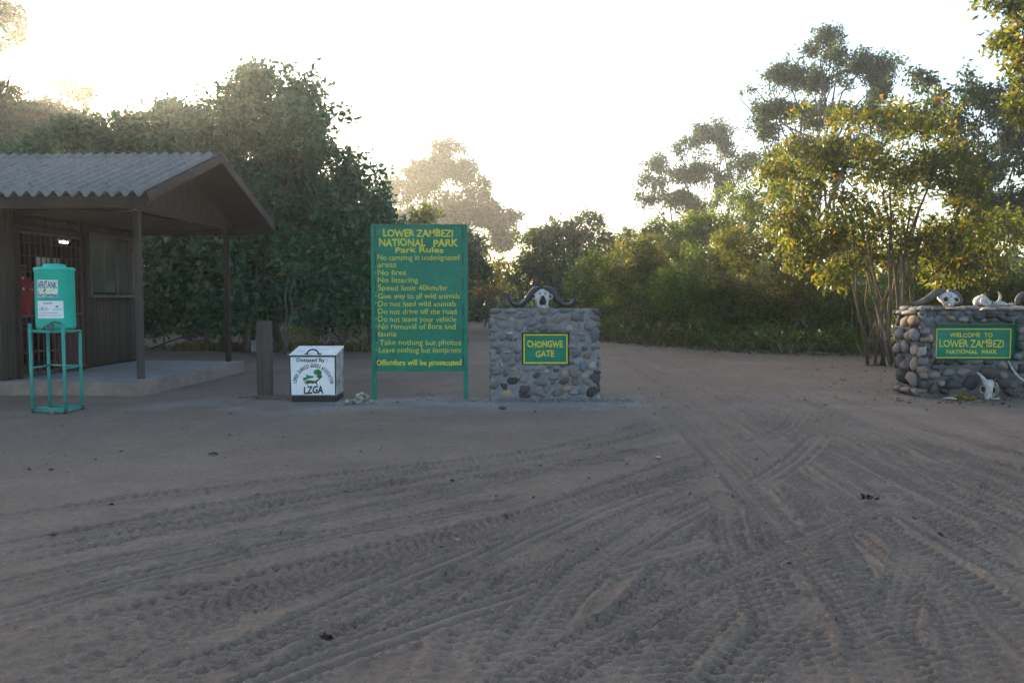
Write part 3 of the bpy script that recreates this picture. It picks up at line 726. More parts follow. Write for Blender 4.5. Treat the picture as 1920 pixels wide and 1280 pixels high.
# ---------------------------------------------------------------- donated litter bin
bz = 10.66; bx0, bx1 = at(546, 753, bz).x, at(630, 753, bz).x; bw_ = bx1 - bx0; bxc = (bx0 + bx1) / 2
binn = tag(empty("litter_bin", (bxc, bz, 0), R(0)), "white steel litter bin with sloping lid and donor lettering beside the timber post", "litter bin")
HF, HB, DP = .615, .70, .50; w = bw_ / 2
m = MB(); m.add([(-w, 0, .08), (w, 0, .08), (w, DP, .08), (-w, DP, .08), (-w - .012, 0, HF), (w + .004, 0, HF), (w + .004, DP, HB), (-w - .012, DP, HB)],
      [(3, 2, 1, 0), (0, 1, 5, 4), (1, 2, 6, 5), (2, 3, 7, 6), (3, 0, 4, 7)])
body = m.build("bin_body", M['bin_grey'], binn)
fp = MB().add([(-w + .008, -.006, .092), (w - .010, -.006, .092), (w - .012, -.006, HF - .018), (-w - .002, -.006, HF - .018), (-w + .008, 0, .092), (w - .010, 0, .092), (w - .012, 0, HF - .018), (-w - .002, 0, HF - .018)],
      [(0, 1, 2, 3), (0, 4, 5, 1), (1, 5, 6, 2), (2, 6, 7, 3), (3, 7, 4, 0)]).build("front_panel", M['white'], binn)
MB().box((0, DP / 2, .040), (bw_ - .004, DP - .01, .092)).build("base", M['black'], binn, bevel=.005)
sl2 = math.atan((HB - HF) / DP)
lid = MB().box((0, 0, 0), (bw_ + .03, math.hypot(DP, HB - HF) + .02, .014)).build("bin_lid", M['lid_white'], binn, bevel=.004, loc=(-.004, DP / 2, (HF + HB) / 2 + .010), rot=(sl2, 0, 0))
MB().box((-.004, -.012, HF - .002), (bw_ + .03, .016, .018)).build("lid_edge", M['black'], binn)
for sx in (-w - .006, w - .002): MB().box((sx, -.004, .35), (.012, .012, .52)).build("corner_angle", M['black'], binn)
pts = [(-.075, -.235, .012), (-.07, -.235, .035), (-.045, -.235, .062), (0, -.235, .075), (.045, -.235, .062), (.07, -.235, .035), (.075, -.235, .012)]
MB().tube(pts, .011, 10).box((-.088, -.235, .012), (.045, .03, .012)).box((.088, -.235, .012), (.045, .03, .012)).build("handle", M['black'], lid, True)
def bu(zx): return (zx / 6.4 + 440 - 960) / F * bz - bxc         # panel layout, metres
def bv(zy): return EYE - ((zy / 6.4 + 580) - 557) / F * bz
def flat(name, shapes, mt, par, y): 
    m = MB()
    for vs, fs in shapes: m.add([Vector((v[0], y, v[2])) for v in vs], fs)
    return m.build(name, M[mt], par)
for sh in text_words("Donated By :", bu(738), bu(1108), bv(628), bv(585) - bv(628), .022): flat('lettering', [sh], 'navy', fp, -.0085)
for sh in text_words("LZGA", bu(820), bu(1058), bv(1010), bv(922) - bv(1010), .035): flat('lettering', [sh], 'navy', fp, -.0085)
arc = "LOWER ZAMBEZI GUIDES ASSOSIATION"
cx_, cz_ = bu(935), bv(905); rx, rz_ = bu(1160) - cx_, bv(672) - cz_
shp = []; wd = [.55 if ch in " I" else (1.25 if ch in "WM" else 1.0) for ch in arc]; tot = sum(wd); acc = 0
for ch, w_ in zip(arc, wd):
    f_ = (acc + w_ / 2) / tot; acc += w_
    if ch == " ":
        flat("lettering", shp, 'navy', fp, -.0085); shp = []; continue
    a = R(180 - 3 - f_ * 174)
    px_, pz_ = cx_ + rx * math.cos(a), cz_ + rz_ * math.sin(a)
    tx, tz = rx * math.sin(a), -rz_ * math.cos(a); l_ = math.hypot(tx, tz); tx /= l_; tz /= l_
    vs, fs = text_verts(ch, .035); mxx = (min(v.x for v in vs) + max(v.x for v in vs)) / 2
    s_ = (bv(655) - bv(700)) / .72
    shp.append(([Vector((px_ + (v.x - mxx) * s_ * .46 * tx - (v.y - .35) * s_ * tz, 0, pz_ + (v.x - mxx) * s_ * .46 * tz + (v.y - .35) * s_ * tx)) for v in vs], fs))
flat("lettering", shp, 'navy', fp, -.0085)
def poly(l): return ([Vector((bu(a), 0, bv(b_))) for a, b_ in l], [tuple(range(len(l)))])
flat("emblem", [poly([(812, 815), (850, 818), (852, 775), (880, 795), (945, 800), (935, 818), (880, 830), (830, 855), (830, 870), (905, 880), (880, 895), (835, 890), (815, 850)]), poly([(965, 722), (1000, 716), (1035, 745), (1036, 785), (1010, 800), (985, 790), (945, 775), (940, 740)])], 'ink_green', fp, -.0085)
flat("emblem", [poly([(975, 795), (1010, 790), (1040, 795), (1048, 805), (985, 865), (975, 880), (995, 910), (975, 905), (955, 880), (920, 895), (890, 880), (850, 895), (875, 910), (860, 912), (845, 890), (850, 850), (900, 852), (960, 860), (1000, 830), (990, 815), (970, 815)]), poly([(985, 738), (1025, 745), (1030, 780), (990, 770)])], 'ink_brown', fp, -.0092)

# ---------------------------------------------------------------- park rules board
SY = 10.94
sx0, sx1 = at(701, 600, SY).x, at(873, 600, SY).x; sxc = (sx0 + sx1) / 2
board_s = tag(empty("rules_board", (sxc, SY, 0)), "tall green board with yellow handpainted park rules on two posts", "sign board")
ztop = at(780, 422, SY).z; zbot = at(780, 696, SY).z
for x in (sx0, sx1):
    MB().box((x - sxc, 0, ztop / 2 - .1), (.062, .05, ztop + .2)).build("post", M['sign_green'], board_s, bevel=.006)
pan = MB().box((0, -.012, (ztop + zbot) / 2 - .008), (sx1 - sx0 - .064, .03, ztop - zbot - .016)).build("panel", M['sign_green'], board_s, bevel=.004)
MB().box((0, -.010, ztop - .004), (sx1 - sx0 + .05, .05, .022)).build("top_rail", M['sign_green'], board_s, bevel=.004)
for x in (sx0 + .034, sx1 - .034):
    for i in range(6):
        zc = zbot + .14 + i * (ztop - zbot - .25) / 5
        MB().box((x - sxc, -.029, zc), (.010, .010, .17)).build("weld_seam", M['black'], board_s)
def su(zx): return (zx / 3.5555 + 670 - 960) / F * SY - sxc
def sv(zy): return at(780, zy / 3.5555 + 410, SY).z
def line(s, x0, x1, base, cap, off=.0, par=pan): 
    for sh in text_words(s, su(x0), su(x1), sv(base), sv(base - cap) - sv(base), off): flat("lettering", [sh], 'yellow', par, -.0295)
line("LOWER ZAMBEZI", 180, 640, 120, 46, .022); line("NATIONAL", 152, 458, 183, 48, .022); line("PARK", 512, 675, 186, 48, .022); line("Park Rules", 260, 578, 226, 36, .018)
for s, x0, x1, bs in [("No camping in undesignated", 142, 682, 276), ("areas", 140, 265, 324), ("No fires", 142, 328, 376), ("No littering", 142, 408, 426), ("Speed limit 40km/hr", 142, 605, 478), ("Give way to all wild animals", 142, 685, 532), ("Do not feed wild animals", 142, 660, 584), ("Do not drive off the road", 142, 662, 635), ("Do not leave your vehicle", 142, 662, 686), ("No removal of flora and", 142, 655, 734), ("fauna", 138, 263, 784), ("Take nothing but photos", 150, 692, 840), ("Leave nothing but footprints", 145, 692, 891)]:
    line(s, x0, x1, bs, 36, .0)
line("Offenders will be prosecuted", 126, 695, 974, 36, .028)
dots = []
for bs in (258, 358, 410, 462, 512, 562, 666, 716, 822, 873):
    dots.append(([Vector((su(127) + .008 * math.cos(a * .785), 0, sv(bs) + .008 * math.sin(a * .785))) for a in range(8)], [tuple(range(8))]))
for d_ in dots: flat("bullet_dot", [d_], 'yellow', pan, -.0295)

# ---------------------------------------------------------------- stones
def stone_variants(n, seed, boxy):
    rr = np.random.default_rng(seed); out = []
    for i in range(n):
        bm = bmesh.new(); bmesh.ops.create_icosphere(bm, subdivisions=2, radius=1)
        P = np.array([v.co[:] for v in bm.verts])
        e = rr.uniform(2.4, 4.2) if boxy else rr.uniform(2.1, 3.0)
        P /= (np.sum(np.abs(P) ** e, 1) ** (1 / e))[:, None]
        for _ in range(7 if boxy else 5):
            d = rr.normal(size=3); d /= np.linalg.norm(d); t = rr.uniform(.5, .82)
            ov = np.maximum(P @ d - t, 0); P -= ov[:, None] * d * .95
        P += rr.normal(0, .045, P.shape); P /= np.abs(P).max(0)
        for v, p in zip(bm.verts, P): v.co = p
        me = bpy.data.meshes.new("stone"); bm.to_mesh(me); bm.free()
        me.polygons.foreach_set("use_smooth", [True] * len(me.polygons)); out.append(me)
    return out
SV = {}
def stone_me(tone, i):
    if tone not in SV:
        l = stone_variants(8, hash_(tone), tone in 'gbpd')
        for me in l: me.materials.append(M['st_' + tone])
        SV[tone] = l
    return SV[tone][i % 8]
def hash_(t): return sum(ord(c_) for c_ in t) * 17
rst = random.Random(11)
def stone(par, tone, loc, size, rot=(0, 0, 0)):
    return link("stone", stone_me(tone, rst.randrange(8)), None, par, loc=loc, rot=rot, scale=(size[0] / 2, size[1] / 2, size[2] / 2))

# ---------------------------------------------------------------- gate wall
GYF = 10.94
gx0, gx1 = at(918, 660, GYF).x, at(1125, 660, GYF).x; gxc = (gx0 + gx1) / 2; gw = gx1 - gx0; gh = 1.245; gd = .46
gate = tag(empty("stone_gate_wall", (gxc, GYF, 0)), "grey mortared stone wall with a green gate name plate and horned skull on top", "stone wall")
nz, nxw = 18, 22
m = MB()
pxl, pxr = at(980, 655, GYF).x - gxc, at(1066, 655, GYF).x - gxc; pzt, pzb = at(1020, 625, GYF).z, at(1020, 683, GYF).z
# core with a niche for the plate: built of blocks round the niche
def core(m, x0, x1, z0, z1, y0=0., y1=gd): m.box(((x0 + x1) / 2, (y0 + y1) / 2, (z0 + z1) / 2), (x1 - x0, y1 - y0, z1 - z0))
def wall_core(m, w2, h, d, nx0, nx1, nz0, nz1, nd, seed):
    """lumpy mortar block with a recessed niche in its front face"""
    xs_ = sorted(set(list(np.linspace(-w2, w2, 34)) + [nx0, nx1])); zs_ = sorted(set(list(np.linspace(-.06, h, 30)) + [nz0, nz1]))
    rr = np.random.default_rng(seed); nX, nZ = len(xs_), len(zs_)
    vs = []; fs = []
    J = rr.normal(0, .005, (nX, nZ))
    for i, x in enumerate(xs_):
        for j, z in enumerate(zs_): vs.append((x, J[i, j], z))
    idx = lambda i, j: i * nZ + j
    for i in range(nX - 1):
        for j in range(nZ - 1):
            xm, zm = (xs_[i] + xs_[i + 1]) / 2, (zs_[j] + zs_[j + 1]) / 2
            if nx0 < xm < nx1 and nz0 < zm < nz1: continue
            fs.append((idx(i, j), idx(i + 1, j), idx(i + 1, j + 1), idx(i, j + 1)))
    m.add(vs, fs)
    m.add([(nx0, 0, nz0), (nx1, 0, nz0), (nx1, 0, nz1), (nx0, 0, nz1), (nx0, nd, nz0), (nx1, nd, nz0), (nx1, nd, nz1), (nx0, nd, nz1)],
          [(0, 1, 5, 4), (1, 2, 6, 5), (2, 3, 7, 6), (3, 0, 4, 7), (4, 5, 6, 7)])
    a = [(-w2, 0, -.06), (w2, 0, -.06), (w2, d, -.06), (-w2, d, -.06), (-w2, 0, h), (w2, 0, h), (w2, d, h), (-w2, d, h)]
    m.add(a, [(1, 2, 6, 5), (2, 3, 7, 6), (3, 0, 4, 7), (4, 5, 6, 7)])
wall_core(m, gw / 2 - .02, gh - .012, gd, pxl - .012, pxr + .012, pzb - .012, pzt + .012, .045, 5)
m.build("mortar", M['mortar'], gate)
pl = MB().box(((pxl + pxr) / 2, .026, (pzt + pzb) / 2), (pxr - pxl, .012, pzt - pzb)).build("name_plate", M['sign_green'], gate)
t_ = .024
for c_, d_ in ((((pxl + pxr) / 2, .017, pzt - .020), (pxr - pxl - .02, .006, t_ - .004)), (((pxl + pxr) / 2, .017, pzb + .020), (pxr - pxl - .02, .006, t_ - .004)), ((pxl + .020, .017, (pzt + pzb) / 2), (t_ - .004, .006, pzt - pzb - .0645)), ((pxr - .020, .017, (pzt + pzb) / 2), (t_ - .004, .006, pzt - pzb - .0645))):
    MB().box(c_, d_).build("yellow_border", M['yellow'], pl)
for c_, d_ in ((((pxl + pxr) / 2, .012, pzt + .005), (pxr - pxl + .02, .02, .012)), ((pxl - .005, .012, (pzt + pzb) / 2), (.012, .02, pzt - pzb)), ((pxr + .005, .012, (pzt + pzb) / 2), (.012, .02, pzt - pzb))):
    MB().box(c_, d_).build("plate_frame", M['wood_dark'], pl)
def gu(zx): return (zx / 4.741 + 890 - 960) / F * GYF - gxc
def gv(zy): return at(1020, zy / 4.741 + 510, GYF).z
for sh in text_words("CHONGWE", gu(467), gu(784), gv(668), gv(612) - gv(668), .03): flat('lettering', [sh], 'yellow', pl, .0185)
for sh in text_words("GATE", gu(542), gu(710), gv(752), gv(698) - gv(752), .03): flat('lettering', [sh], 'yellow', pl, .0185)
GS = """205 348 135 52 g|325 350 112 46 g|428 340 88 44 b|515 362 70 60 g|610 352 96 70 p|705 350 80 46 g|800 345 100 44 g|880 350 60 44 b|960 352 66 40 g|1075 352 82 58 d|
225 412 100 60 p|328 420 72 70 l|425 392 92 44 g|150 440 44 70 g|245 468 130 84 g|400 474 88 112 g|497 445 128 64 b|610 432 100 72 g|762 418 150 96 p|890 410 90 66 p|958 412 34 64 b|1070 418 100 40 p|
512 508 104 50 g|620 505 110 52 b|728 508 104 52 g|845 494 84 70 l|928 478 32 56 g|1010 488 90 66 p|1100 470 36 60 g|180 518 104 42 g|300 540 92 46 l|955 548 124 52 g|1066 585 100 100 b|
158 588 58 46 g|255 580 70 64 g|320 585 60 50 g|368 598 44 38 g|880 595 50 66 g|962 604 56 40 p|200 652 130 62 g|338 655 108 64 g|870 668 80 56 p|965 680 92 52 b|1084 664 84 48 p|148 706 50 42 t|
205 712 80 60 b|285 708 84 40 l|368 704 74 48 g|900 738 100 60 b|1003 745 80 60 t|1102 745 40 56 g|180 760 104 64 g|290 770 94 74 g|385 770 48 60 b|155 815 62 44 g|237 825 40 54 l|330 822 100 30 g|
875 815 64 70 b|965 840 62 90 b|1052 825 94 84 l|1105 815 34 50 g|470 860 104 62 g|575 848 104 56 g|680 838 90 50 g|785 830 84 40 b|720 872 84 44 b|350 872 62 46 t|635 880 66 38 l|
185 890 104 64 g|265 895 54 66 g|555 912 80 52 b|800 900 84 70 t|885 902 110 86 p|345 925 110 34 g|975 920 74 66 l|1085 888 84 40 d|210 956 62 48 p|440 952 110 72 p|700 930 100 54 b|
330 970 130 84 d|585 992 116 76 p|790 972 104 70 d|905 970 84 80 p|1060 945 122 96 d|180 1010 76 60 g|260 1020 84 70 d|435 1030 130 90 d|645 1040 92 90 g|700 985 60 34 p|1010 990 76 72 p|820 1035 92 56 t|
295 1082 112 84 t|440 1092 130 56 d|160 1075 60 60 g|545 1080 110 70 p|745 1075 130 66 p|880 1070 100 60 g|950 1050 60 60 b|1060 1055 124 120 d|1100 1108 40 44 l|620 1105 60 36 g|840 1105 84 30 g|1102 1000 36 50 d"""
for s in GS.replace("\n", "").split("|"):
    zx, zy, zw, zh, tn = s.split(); zx, zy, zw, zh = map(float, (zx, zy, zw, zh))
    k_ = GYF / F / 4.741
    x_, z_ = gu(zx), gv(zy)
    stone(gate, tn, (x_, .012 + .012 * rst.random(), z_), (zw * k_ * 1.04, .085 + .03 * rst.random(), zh * k_ * 1.08), (R(rst.uniform(-5, 5)), R(rst.uniform(-9, 9)), R(rst.uniform(-5, 5))))
def fill_face(par, tones, x0, x1, z0, z1, place, lo, hi, rr, skip=None, hf=.7):
    z = z0
    while z < z1 - .02:
        h_ = min(rr.uniform(lo, hi) * hf, z1 - z); x = x0
        while x < x1 - .02:
            w_ = min(rr.uniform(lo, hi) * 1.15, x1 - x)
            if not (skip and skip(x + w_ / 2, z + h_ / 2)):
                place(x + w_ / 2, z + h_ / 2 + rr.uniform(-.012, .012), w_ * rr.uniform(.86, .98), h_ * rr.uniform(.86, 1.02), rr.choice(tones))
            x += w_
        z += h_
r2 = random.Random(21)
for sgn in (-1, 1):
    fill_face(gate, "ggbpgld", .05, gd, .04, gh - .02, lambda a, z, w_, h_, t: stone(gate, t, (sgn * (gw / 2 - .035), a, z), (.09, w_, h_), (R(r2.uniform(-6, 6)), 0, 0)), .08, .16, r2)
fill_face(gate, "ggbpgd", -gw / 2 + .02, gw / 2 - .02, .04, gh - .02, lambda a, z, w_, h_, t: stone(gate, t, (a, gd - .02, z), (w_, .09, h_), (0, R(r2.uniform(-6, 6)), 0)), .10, .22, r2)
for i in range(26):
    x_ = -gw / 2 + .06 + (gw - .12) * (i % 13) / 12; y_ = (.09 if i < 13 else .33) + r2.uniform(-.03, .03)
    stone(gate, r2.choice("ggbp"), (x_, y_, gh - .028), (r2.uniform(.10, .17), r2.uniform(.12, .2), .055), (0, 0, r2.uniform(-.4, .4)))

# ---------------------------------------------------------------- welcome wall
WY = 11.08
wx0 = at(1722, 700, WY).x; wx1 = wx0 + 2.75; wxc = (wx0 + wx1) / 2; ww = wx1 - wx0; wh = 1.27; wdp = .66
welc = tag(empty("stone_welcome_wall", (wxc, WY, 0)), "dark dry stone wall with the recessed green welcome sign and skulls along its top", "stone wall")
m = MB()
nxl, nxr = at(1754, 640, WY).x - wxc, at(1914, 640, WY).x - wxc; nzt, nzb = at(1820, 607, WY).z, at(1820, 676, WY).z
wall_core(m, ww / 2 - .03, wh - .05, wdp, nxl, nxr, nzb, nzt, .10, 9)
m.build("mortar", M['mortar_dark'], welc)
box_ = MB().box(((nxl + nxr) / 2, .088, (nzt + nzb) / 2), (nxr - nxl - .01, .02, nzt - nzb - .006)).box((nxr - .012, .04, (nzt + nzb) / 2), (.02, .07, nzt - nzb - .01)).box(((nxl + nxr) / 2, .04, nzt - .010), (nxr - nxl - .04, .07, .016)).build("sign_case", M['sign_green'], welc)
sl0, sl1 = at(1757, 640, WY).x - wxc, at(1901, 640, WY).x - wxc; szt, szb = at(1820, 615, WY).z, at(1820, 673, WY).z
sg = MB().box(((sl0 + sl1) / 2, .060, (szt + szb) / 2), (sl1 - sl0, .02, szt - szb)).build("welcome_sign", M['sign_green'], welc, bevel=.003)
for c_, d_ in ((((sl0 + sl1) / 2, .047, szt - .016), (sl1 - sl0 - .02, .006, .014)), (((sl0 + sl1) / 2, .047, szb + .016), (sl1 - sl0 - .02, .006, .014)), ((sl0 + .017, .047, (szt + szb) / 2), (.014, .006, szt - szb - .048)), ((sl1 - .017, .047, (szt + szb) / 2), (.014, .006, szt - szb - .048))):
    MB().box(c_, d_).build("yellow_border", M['yellow'], sg)
def vu(zx): return (zx / 4.74 + 1620 - 960) / F * WY - wxc
def vv(zy): return at(1820, zy / 4.74 + 510, WY).z
for sh in text_words("WELCOME  TO", vu(784), vu(1168), vv(578), vv(542) - vv(578), .018): flat('lettering', [sh], 'yellow', sg, .0485)
for sh in text_words("LOWER ZAMBEZI", vu(695), vu(1268), vv(668), vv(602) - vv(668), .012): flat('lettering', [sh], 'yellow', sg, .0485)
for sh in text_words("NATIONAL  PARK", vu(758), vu(1212), vv(727), vv(692) - vv(727), .018): flat('lettering', [sh], 'yellow', sg, .0485)
WS = """520 360 70 60 g|560 440 90 90 b|540 520 80 80 g|500 595 80 50 t|580 590 74 78 t|545 660 110 74 d|620 640 40 60 b|620 740 40 70 g|545 740 120 90 d|520 862 96 76 t|640 840 100 60 d|470 920 90 76 p|635 908 120 76 l|750 892 110 80 g|900 890 120 70 p|
545 985 120 90 d|700 992 66 54 t|535 1062 96 60 t|620 1040 80 110 d|820 1000 160 100 d|960 985 170 130 d|1110 900 180 110 d|1240 840 80 90 p|1245 915 70 62 l|1330 850 70 90 p|1400 860 70 80 d|1240 990 130 90 d|1345 1000 76 60 p|1420 930 60 100 b|1130 1040 80 90 d|1320 1075 130 60 d|
720 1050 90 80 d|690 360 84 34 p|810 372 90 66 b|920 362 90 40 g|1010 400 90 60 d|1110 380 110 60 d|1220 400 90 60 d|1320 370 100 60 d|635 412 90 56 b|765 408 84 54 t|870 420 100 54 g|955 432 70 34 d|1050 432 90 30 p|1150 426 80 34 p|1265 436 110 40 d|1370 430 90 50 d|1400 520 60 60 p|1400 590 60 70 g|1400 670 60 70 d|1390 750 80 60 g|
660 800 90 50 d|770 800 90 50 d|880 800 100 46 d|1000 800 110 50 b|1120 800 90 44 d|480 400 60 80 g|440 480 70 100 g|460 560 50 70 d|470 330 90 50 g|455 690 80 130 l|430 790 100 90 g|410 860 70 60 p|390 930 110 70 d|440 1000 70 80 d|1480 400 90 80 d|1480 500 80 90 p|1490 620 90 110 g|1480 760 100 90 d|1490 880 90 110 d|1480 1000 120 90 d|1590 420 110 90 b|1600 540 100 110 d|1590 680 110 120 p|1600 830 120 110 d|1600 970 120 130 d|1700 450 90 110 g|1700 600 90 120 d|1700 770 90 130 d|1700 930 90 120 b"""
for s in WS.replace("\n", "").split("|"):
    zx, zy, zw, zh, tn = s.split(); zx, zy, zw, zh = map(float, (zx, zy, zw, zh)); k_ = WY / F / 4.74
    x_ = vu(zx)
    if x_ < -ww / 2 + .02: x_ = -ww / 2 + .05
    stone(welc, tn, (x_, .006 + .012 * rst.random(), vv(zy)), (zw * k_ * 1.12, .13 + .05 * rst.random(), zh * k_ * 1.16), (R(rst.uniform(-8, 8)), R(rst.uniform(-9, 9)), R(rst.uniform(-8, 8))))
r3 = random.Random(31)
# visible left end: rounded stones, tones paled for skylight on this face, standing proud
fill_face(welc, "gglpdtgp", -.02, wdp, .02, wh - .05, lambda a, z, w_, h_, t: stone(welc, t, (-ww / 2 + .0 + r3.uniform(-.025, .015), a, z), (.16, w_ * 1.04, h_ * 1.06), (R(r3.uniform(-18, 18)), R(r3.uniform(-8, 8)), 0)), .12, .25, r3, None, .95)
fill_face(welc, "dgpdbd", vu(1745), ww / 2, .03, wh - .05, lambda a, z, w_, h_, t: stone(welc, t, (a, .0, z), (w_, .14, h_), (0, R(r3.uniform(-8, 8)), 0)), .12, .24, r3)
fill_face(welc, "dgpdb", -ww / 2, ww / 2, .03, wh - .05, lambda a, z, w_, h_, t: stone(welc, t, (a, wdp - .01, z), (w_, .12, h_), (0, R(r3.uniform(-8, 8)), 0)), .14, .26, r3)
x = -ww / 2
while x < ww / 2:
    w_ = r3.uniform(.16, .34)
    for y_ in (.06, .33, .56):
        stone(welc, r3.choice("ggpdd" if y_ > .1 else "gpgd"), (x + w_ / 2, y_ + r3.uniform(-.03, .03), wh - .035 + r3.uniform(-.008, .008)), (w_ * 1.02, r3.uniform(.26, .32), r3.uniform(.055, .08)), (R(r3.uniform(-4, 4)), R(r3.uniform(-4, 4)), r3.uniform(-.2, .2)))
    x += w_

# ---------------------------------------------------------------- skulls and bones
def loft(rings, n=20, e=2.4, jit=.0028, rj=random.Random(99)):
    """rings: (centre, half-width vec, half-height vec)"""
    vs = []
    for c_, a, b_ in rings:
        c_, a, b_ = Vector(c_), Vector(a), Vector(b_)
        for k in range(n):
            w = 2 * math.pi * k / n; ca, sa = math.cos(w), math.sin(w)
            vs.append(Vector((rj.gauss(0, jit), rj.gauss(0, jit), rj.gauss(0, jit))) + c_ + a * (abs(ca) ** (2 / e) * (1 if ca > 0 else -1)) + b_ * (abs(sa) ** (2 / e) * (1 if sa > 0 else -1)))
    m_ = len(rings)
    fs = [(i * n + k, i * n + (k + 1) % n, (i + 1) * n + (k + 1) % n, (i + 1) * n + k) for i in range(m_ - 1) for k in range(n)]
    fs += [tuple(range(n - 1, -1, -1)), tuple((m_ - 1) * n + k for k in range(n))]
    return MB().add(vs, fs)
def smooth_curve(pts, n=8):
    P = [Vector(p) for p in pts]; E = [2 * P[0] - P[1]] + P + [2 * P[-1] - P[-2]]; out = []
    for i in range(1, len(E) - 2):
        a, b_, c_, d = E[i - 1:i + 3]
        for k in range(n):
            t = k / n; out.append(.5 * ((2 * b_) + (c_ - a) * t + (2 * a - 5 * b_ + 4 * c_ - d) * t * t + (3 * b_ - a - 3 * c_ + d) * t ** 3))
    return out + [P[-1]]
def taper(rads, n):
    return list(np.interp(np.linspace(0, 1, n), np.linspace(0, 1, len(rads)), rads))
def ball(c_, r_, n=12):
    rings = [((0, 0, -1), .02), ((0, 0, -.7), .7), ((0, 0, 0), 1), ((0, 0, .7), .7), ((0, 0, 1), .02)]
    return loft([((c_[0], c_[1], c_[2] + z[2] * r_[2]), (r_[0] * s, 0, 0), (0, r_[1] * s, 0)) for z, s in rings], n, 2.0)
def skull(root, face, bone, horn, horns, hr):
    """front of the skull looks along -y, muzzle down"""
    loft([((0, .10, .295), (.05, 0, 0), (0, .06, 0)), ((0, .09, .285), (.085, 0, 0), (0, .085, 0)), ((0, .07, .25), (.112, 0, 0), (0, .095, 0)), ((0, .06, .205), (.125, 0, 0), (0, .09, 0)), ((0, .035, .165), (.122, 0, 0), (0, .085, 0)),
          ((0, .01, .125), (.098, 0, 0), (0, .075, 0)), ((0, -.01, .085), (.082, 0, 0), (0, .062, 0)), ((0, -.03, .045), (.078, 0, 0), (0, .05, 0)), ((0, -.04, .012), (.076, 0, 0), (0, .04, 0)), ((0, -.04, 0), (.060, 0, 0), (0, .03, 0))], 24, 2.5).build("cranium", bone, root, True)
    for s in (-1, 1):
        MB().tube([(s * .115 + .032 * math.cos(a) * .55, .005 - s * 0 + .03 * math.cos(a) * -.55, .180 + .034 * math.sin(a)) for a in [i * math.pi / 8 for i in range(17)]], .010, 8).build("orbit_rim", bone, root, True)
        ball((s * .113, .000, .180), (.022, .022, .028)).build("eye_socket", M['hollow_shade'], root, True)
        hp = smooth_curve([(p[0] * s, p[1], p[2]) for p in horns]); MB().tube(hp, taper(hr, len(hp)), 16, flat=.8).build("horn", horn, root, True)
        MB().tube([(s * .055, -.072, .12), (s * .062, -.078, .07), (s * .05, -.08, .02)], [.012, .016, .012], 8).build("cheek_ridge", bone, root, True)
    loft([((0, -.056, .185), (.014, 0, 0), (0, .012, 0)), ((.004, -.064, .150), (.030, 0, 0), (0, .024, 0)), ((0, -.072, .11), (.050, 0, 0), (0, .026, 0)), ((-.004, -.080, .075), (.046, 0, 0), (0, .018, 0)), ((0, -.080, .05), (.030, 0, 0), (0, .01, 0))], 14, 2.6).build("nasal_opening", M['hollow_shade'], root, True)
    for k in range(2): ball(((k - .5) * .07, -.028, .222), (.010, .008, .012)).build("bone_pit", M['hollow_shade'], root, True)
HR = [.066, .072, .062, .050, .044, .040, .034, .025, .013, .004]
HORN = [(.045, .07, .285), (.10, .06, .275), (.16, .05, .215), (.22, .04, .13), (.29, .03, .07), (.355, .025, .055), (.425, .02, .090), (.462, .02, .175), (.445, .02, .25), (.395, .02, .298)]
bs = tag(empty("buffalo_skull", (at(1018, 577, GYF).x, GYF + .17, gh - .008)), "bleached skull with glossy black curled horns on top of the gate wall", "skull")
skull(bs, None, M['bone'], M['horn'], HORN, HR)
bs.rotation_euler = (R(-6), 0, R(1)); bs.scale = (1.0, 1.0, .95)
# welcome wall: weathered skull, head tilted, one long grey horn drooping to the left
wt = wh + .005
ws = tag(empty("weathered_skull", (at(1780, 560, WY + .2).x, WY + .22, wt)), "domed grey skull with one long drooping horn on the welcome wall", "skull")
loft([((0, .06, .20), (.03, 0, 0), (0, .05, 0)), ((.0, .06, .19), (.08, 0, 0), (0, .08, 0)), ((.005, .05, .155), (.125, 0, 0), (0, .11, 0)), ((0, .03, .11), (.135, 0, 0), (0, .115, 0)), ((-.01, .0, .07), (.115, 0, 0), (0, .10, 0)), ((-.02, -.03, .03), (.07, 0, 0), (0, .07, 0)), ((-.02, -.04, -.005), (.055, 0, 0), (0, .05, 0))], 24, 2.2).build("cranium", M['bone'], ws, True)
for x_, z_ in ((-.085, .095), (.065, .085)):
    ball((x_, -.075, z_), (.036, .022, .036)).build("eye_socket", M['hollow_shade'], ws, True)
    MB().tube([(x_ + .040 * math.cos(a), -.082, z_ + .040 * math.sin(a)) for a in [i * math.pi / 8 for i in range(17)]], .009, 8).build("orbit_rim", M['bone'], ws, True)
loft([((-.02, -.07, .13), (.02, 0, 0), (0, .02, 0)), ((-.025, -.10, .08), (.03, 0, 0), (0, .03, 0)), ((-.03, -.125, .03), (.034, 0, 0), (0, .035, 0)), ((-.03, -.13, .0), (.03, 0, 0), (0, .03, 0))], 14).build("nose_bone", M['bone'], ws, True)
hp = smooth_curve([(-.04, .05, .20), (-.14, .05, .19), (-.24, .03, .13), (-.36, .0, .065), (-.46, -.02, .035), (-.54, -.02, .035), (-.585, -.02, .06)])
MB().tube(hp, taper([.05, .055, .05, .043, .034, .024, .006], len(hp)), 14).build("horn", M['horn_grey'], ws, True)
hp = smooth_curve([(.02, .06, .205), (.11, .06, .18), (.16, .04, .11), (.175, .02, .03)])
MB().tube(hp, taper([.04, .05, .045, .04], len(hp)), 14).build("horn", M['horn_grey'], ws, True)
MB().tube([(-.01, -.09, .155), (-.03, -.10, .135), (-.005, -.10, .12)], .004, 6).build("crack", M['hollow_shade'], ws, True)
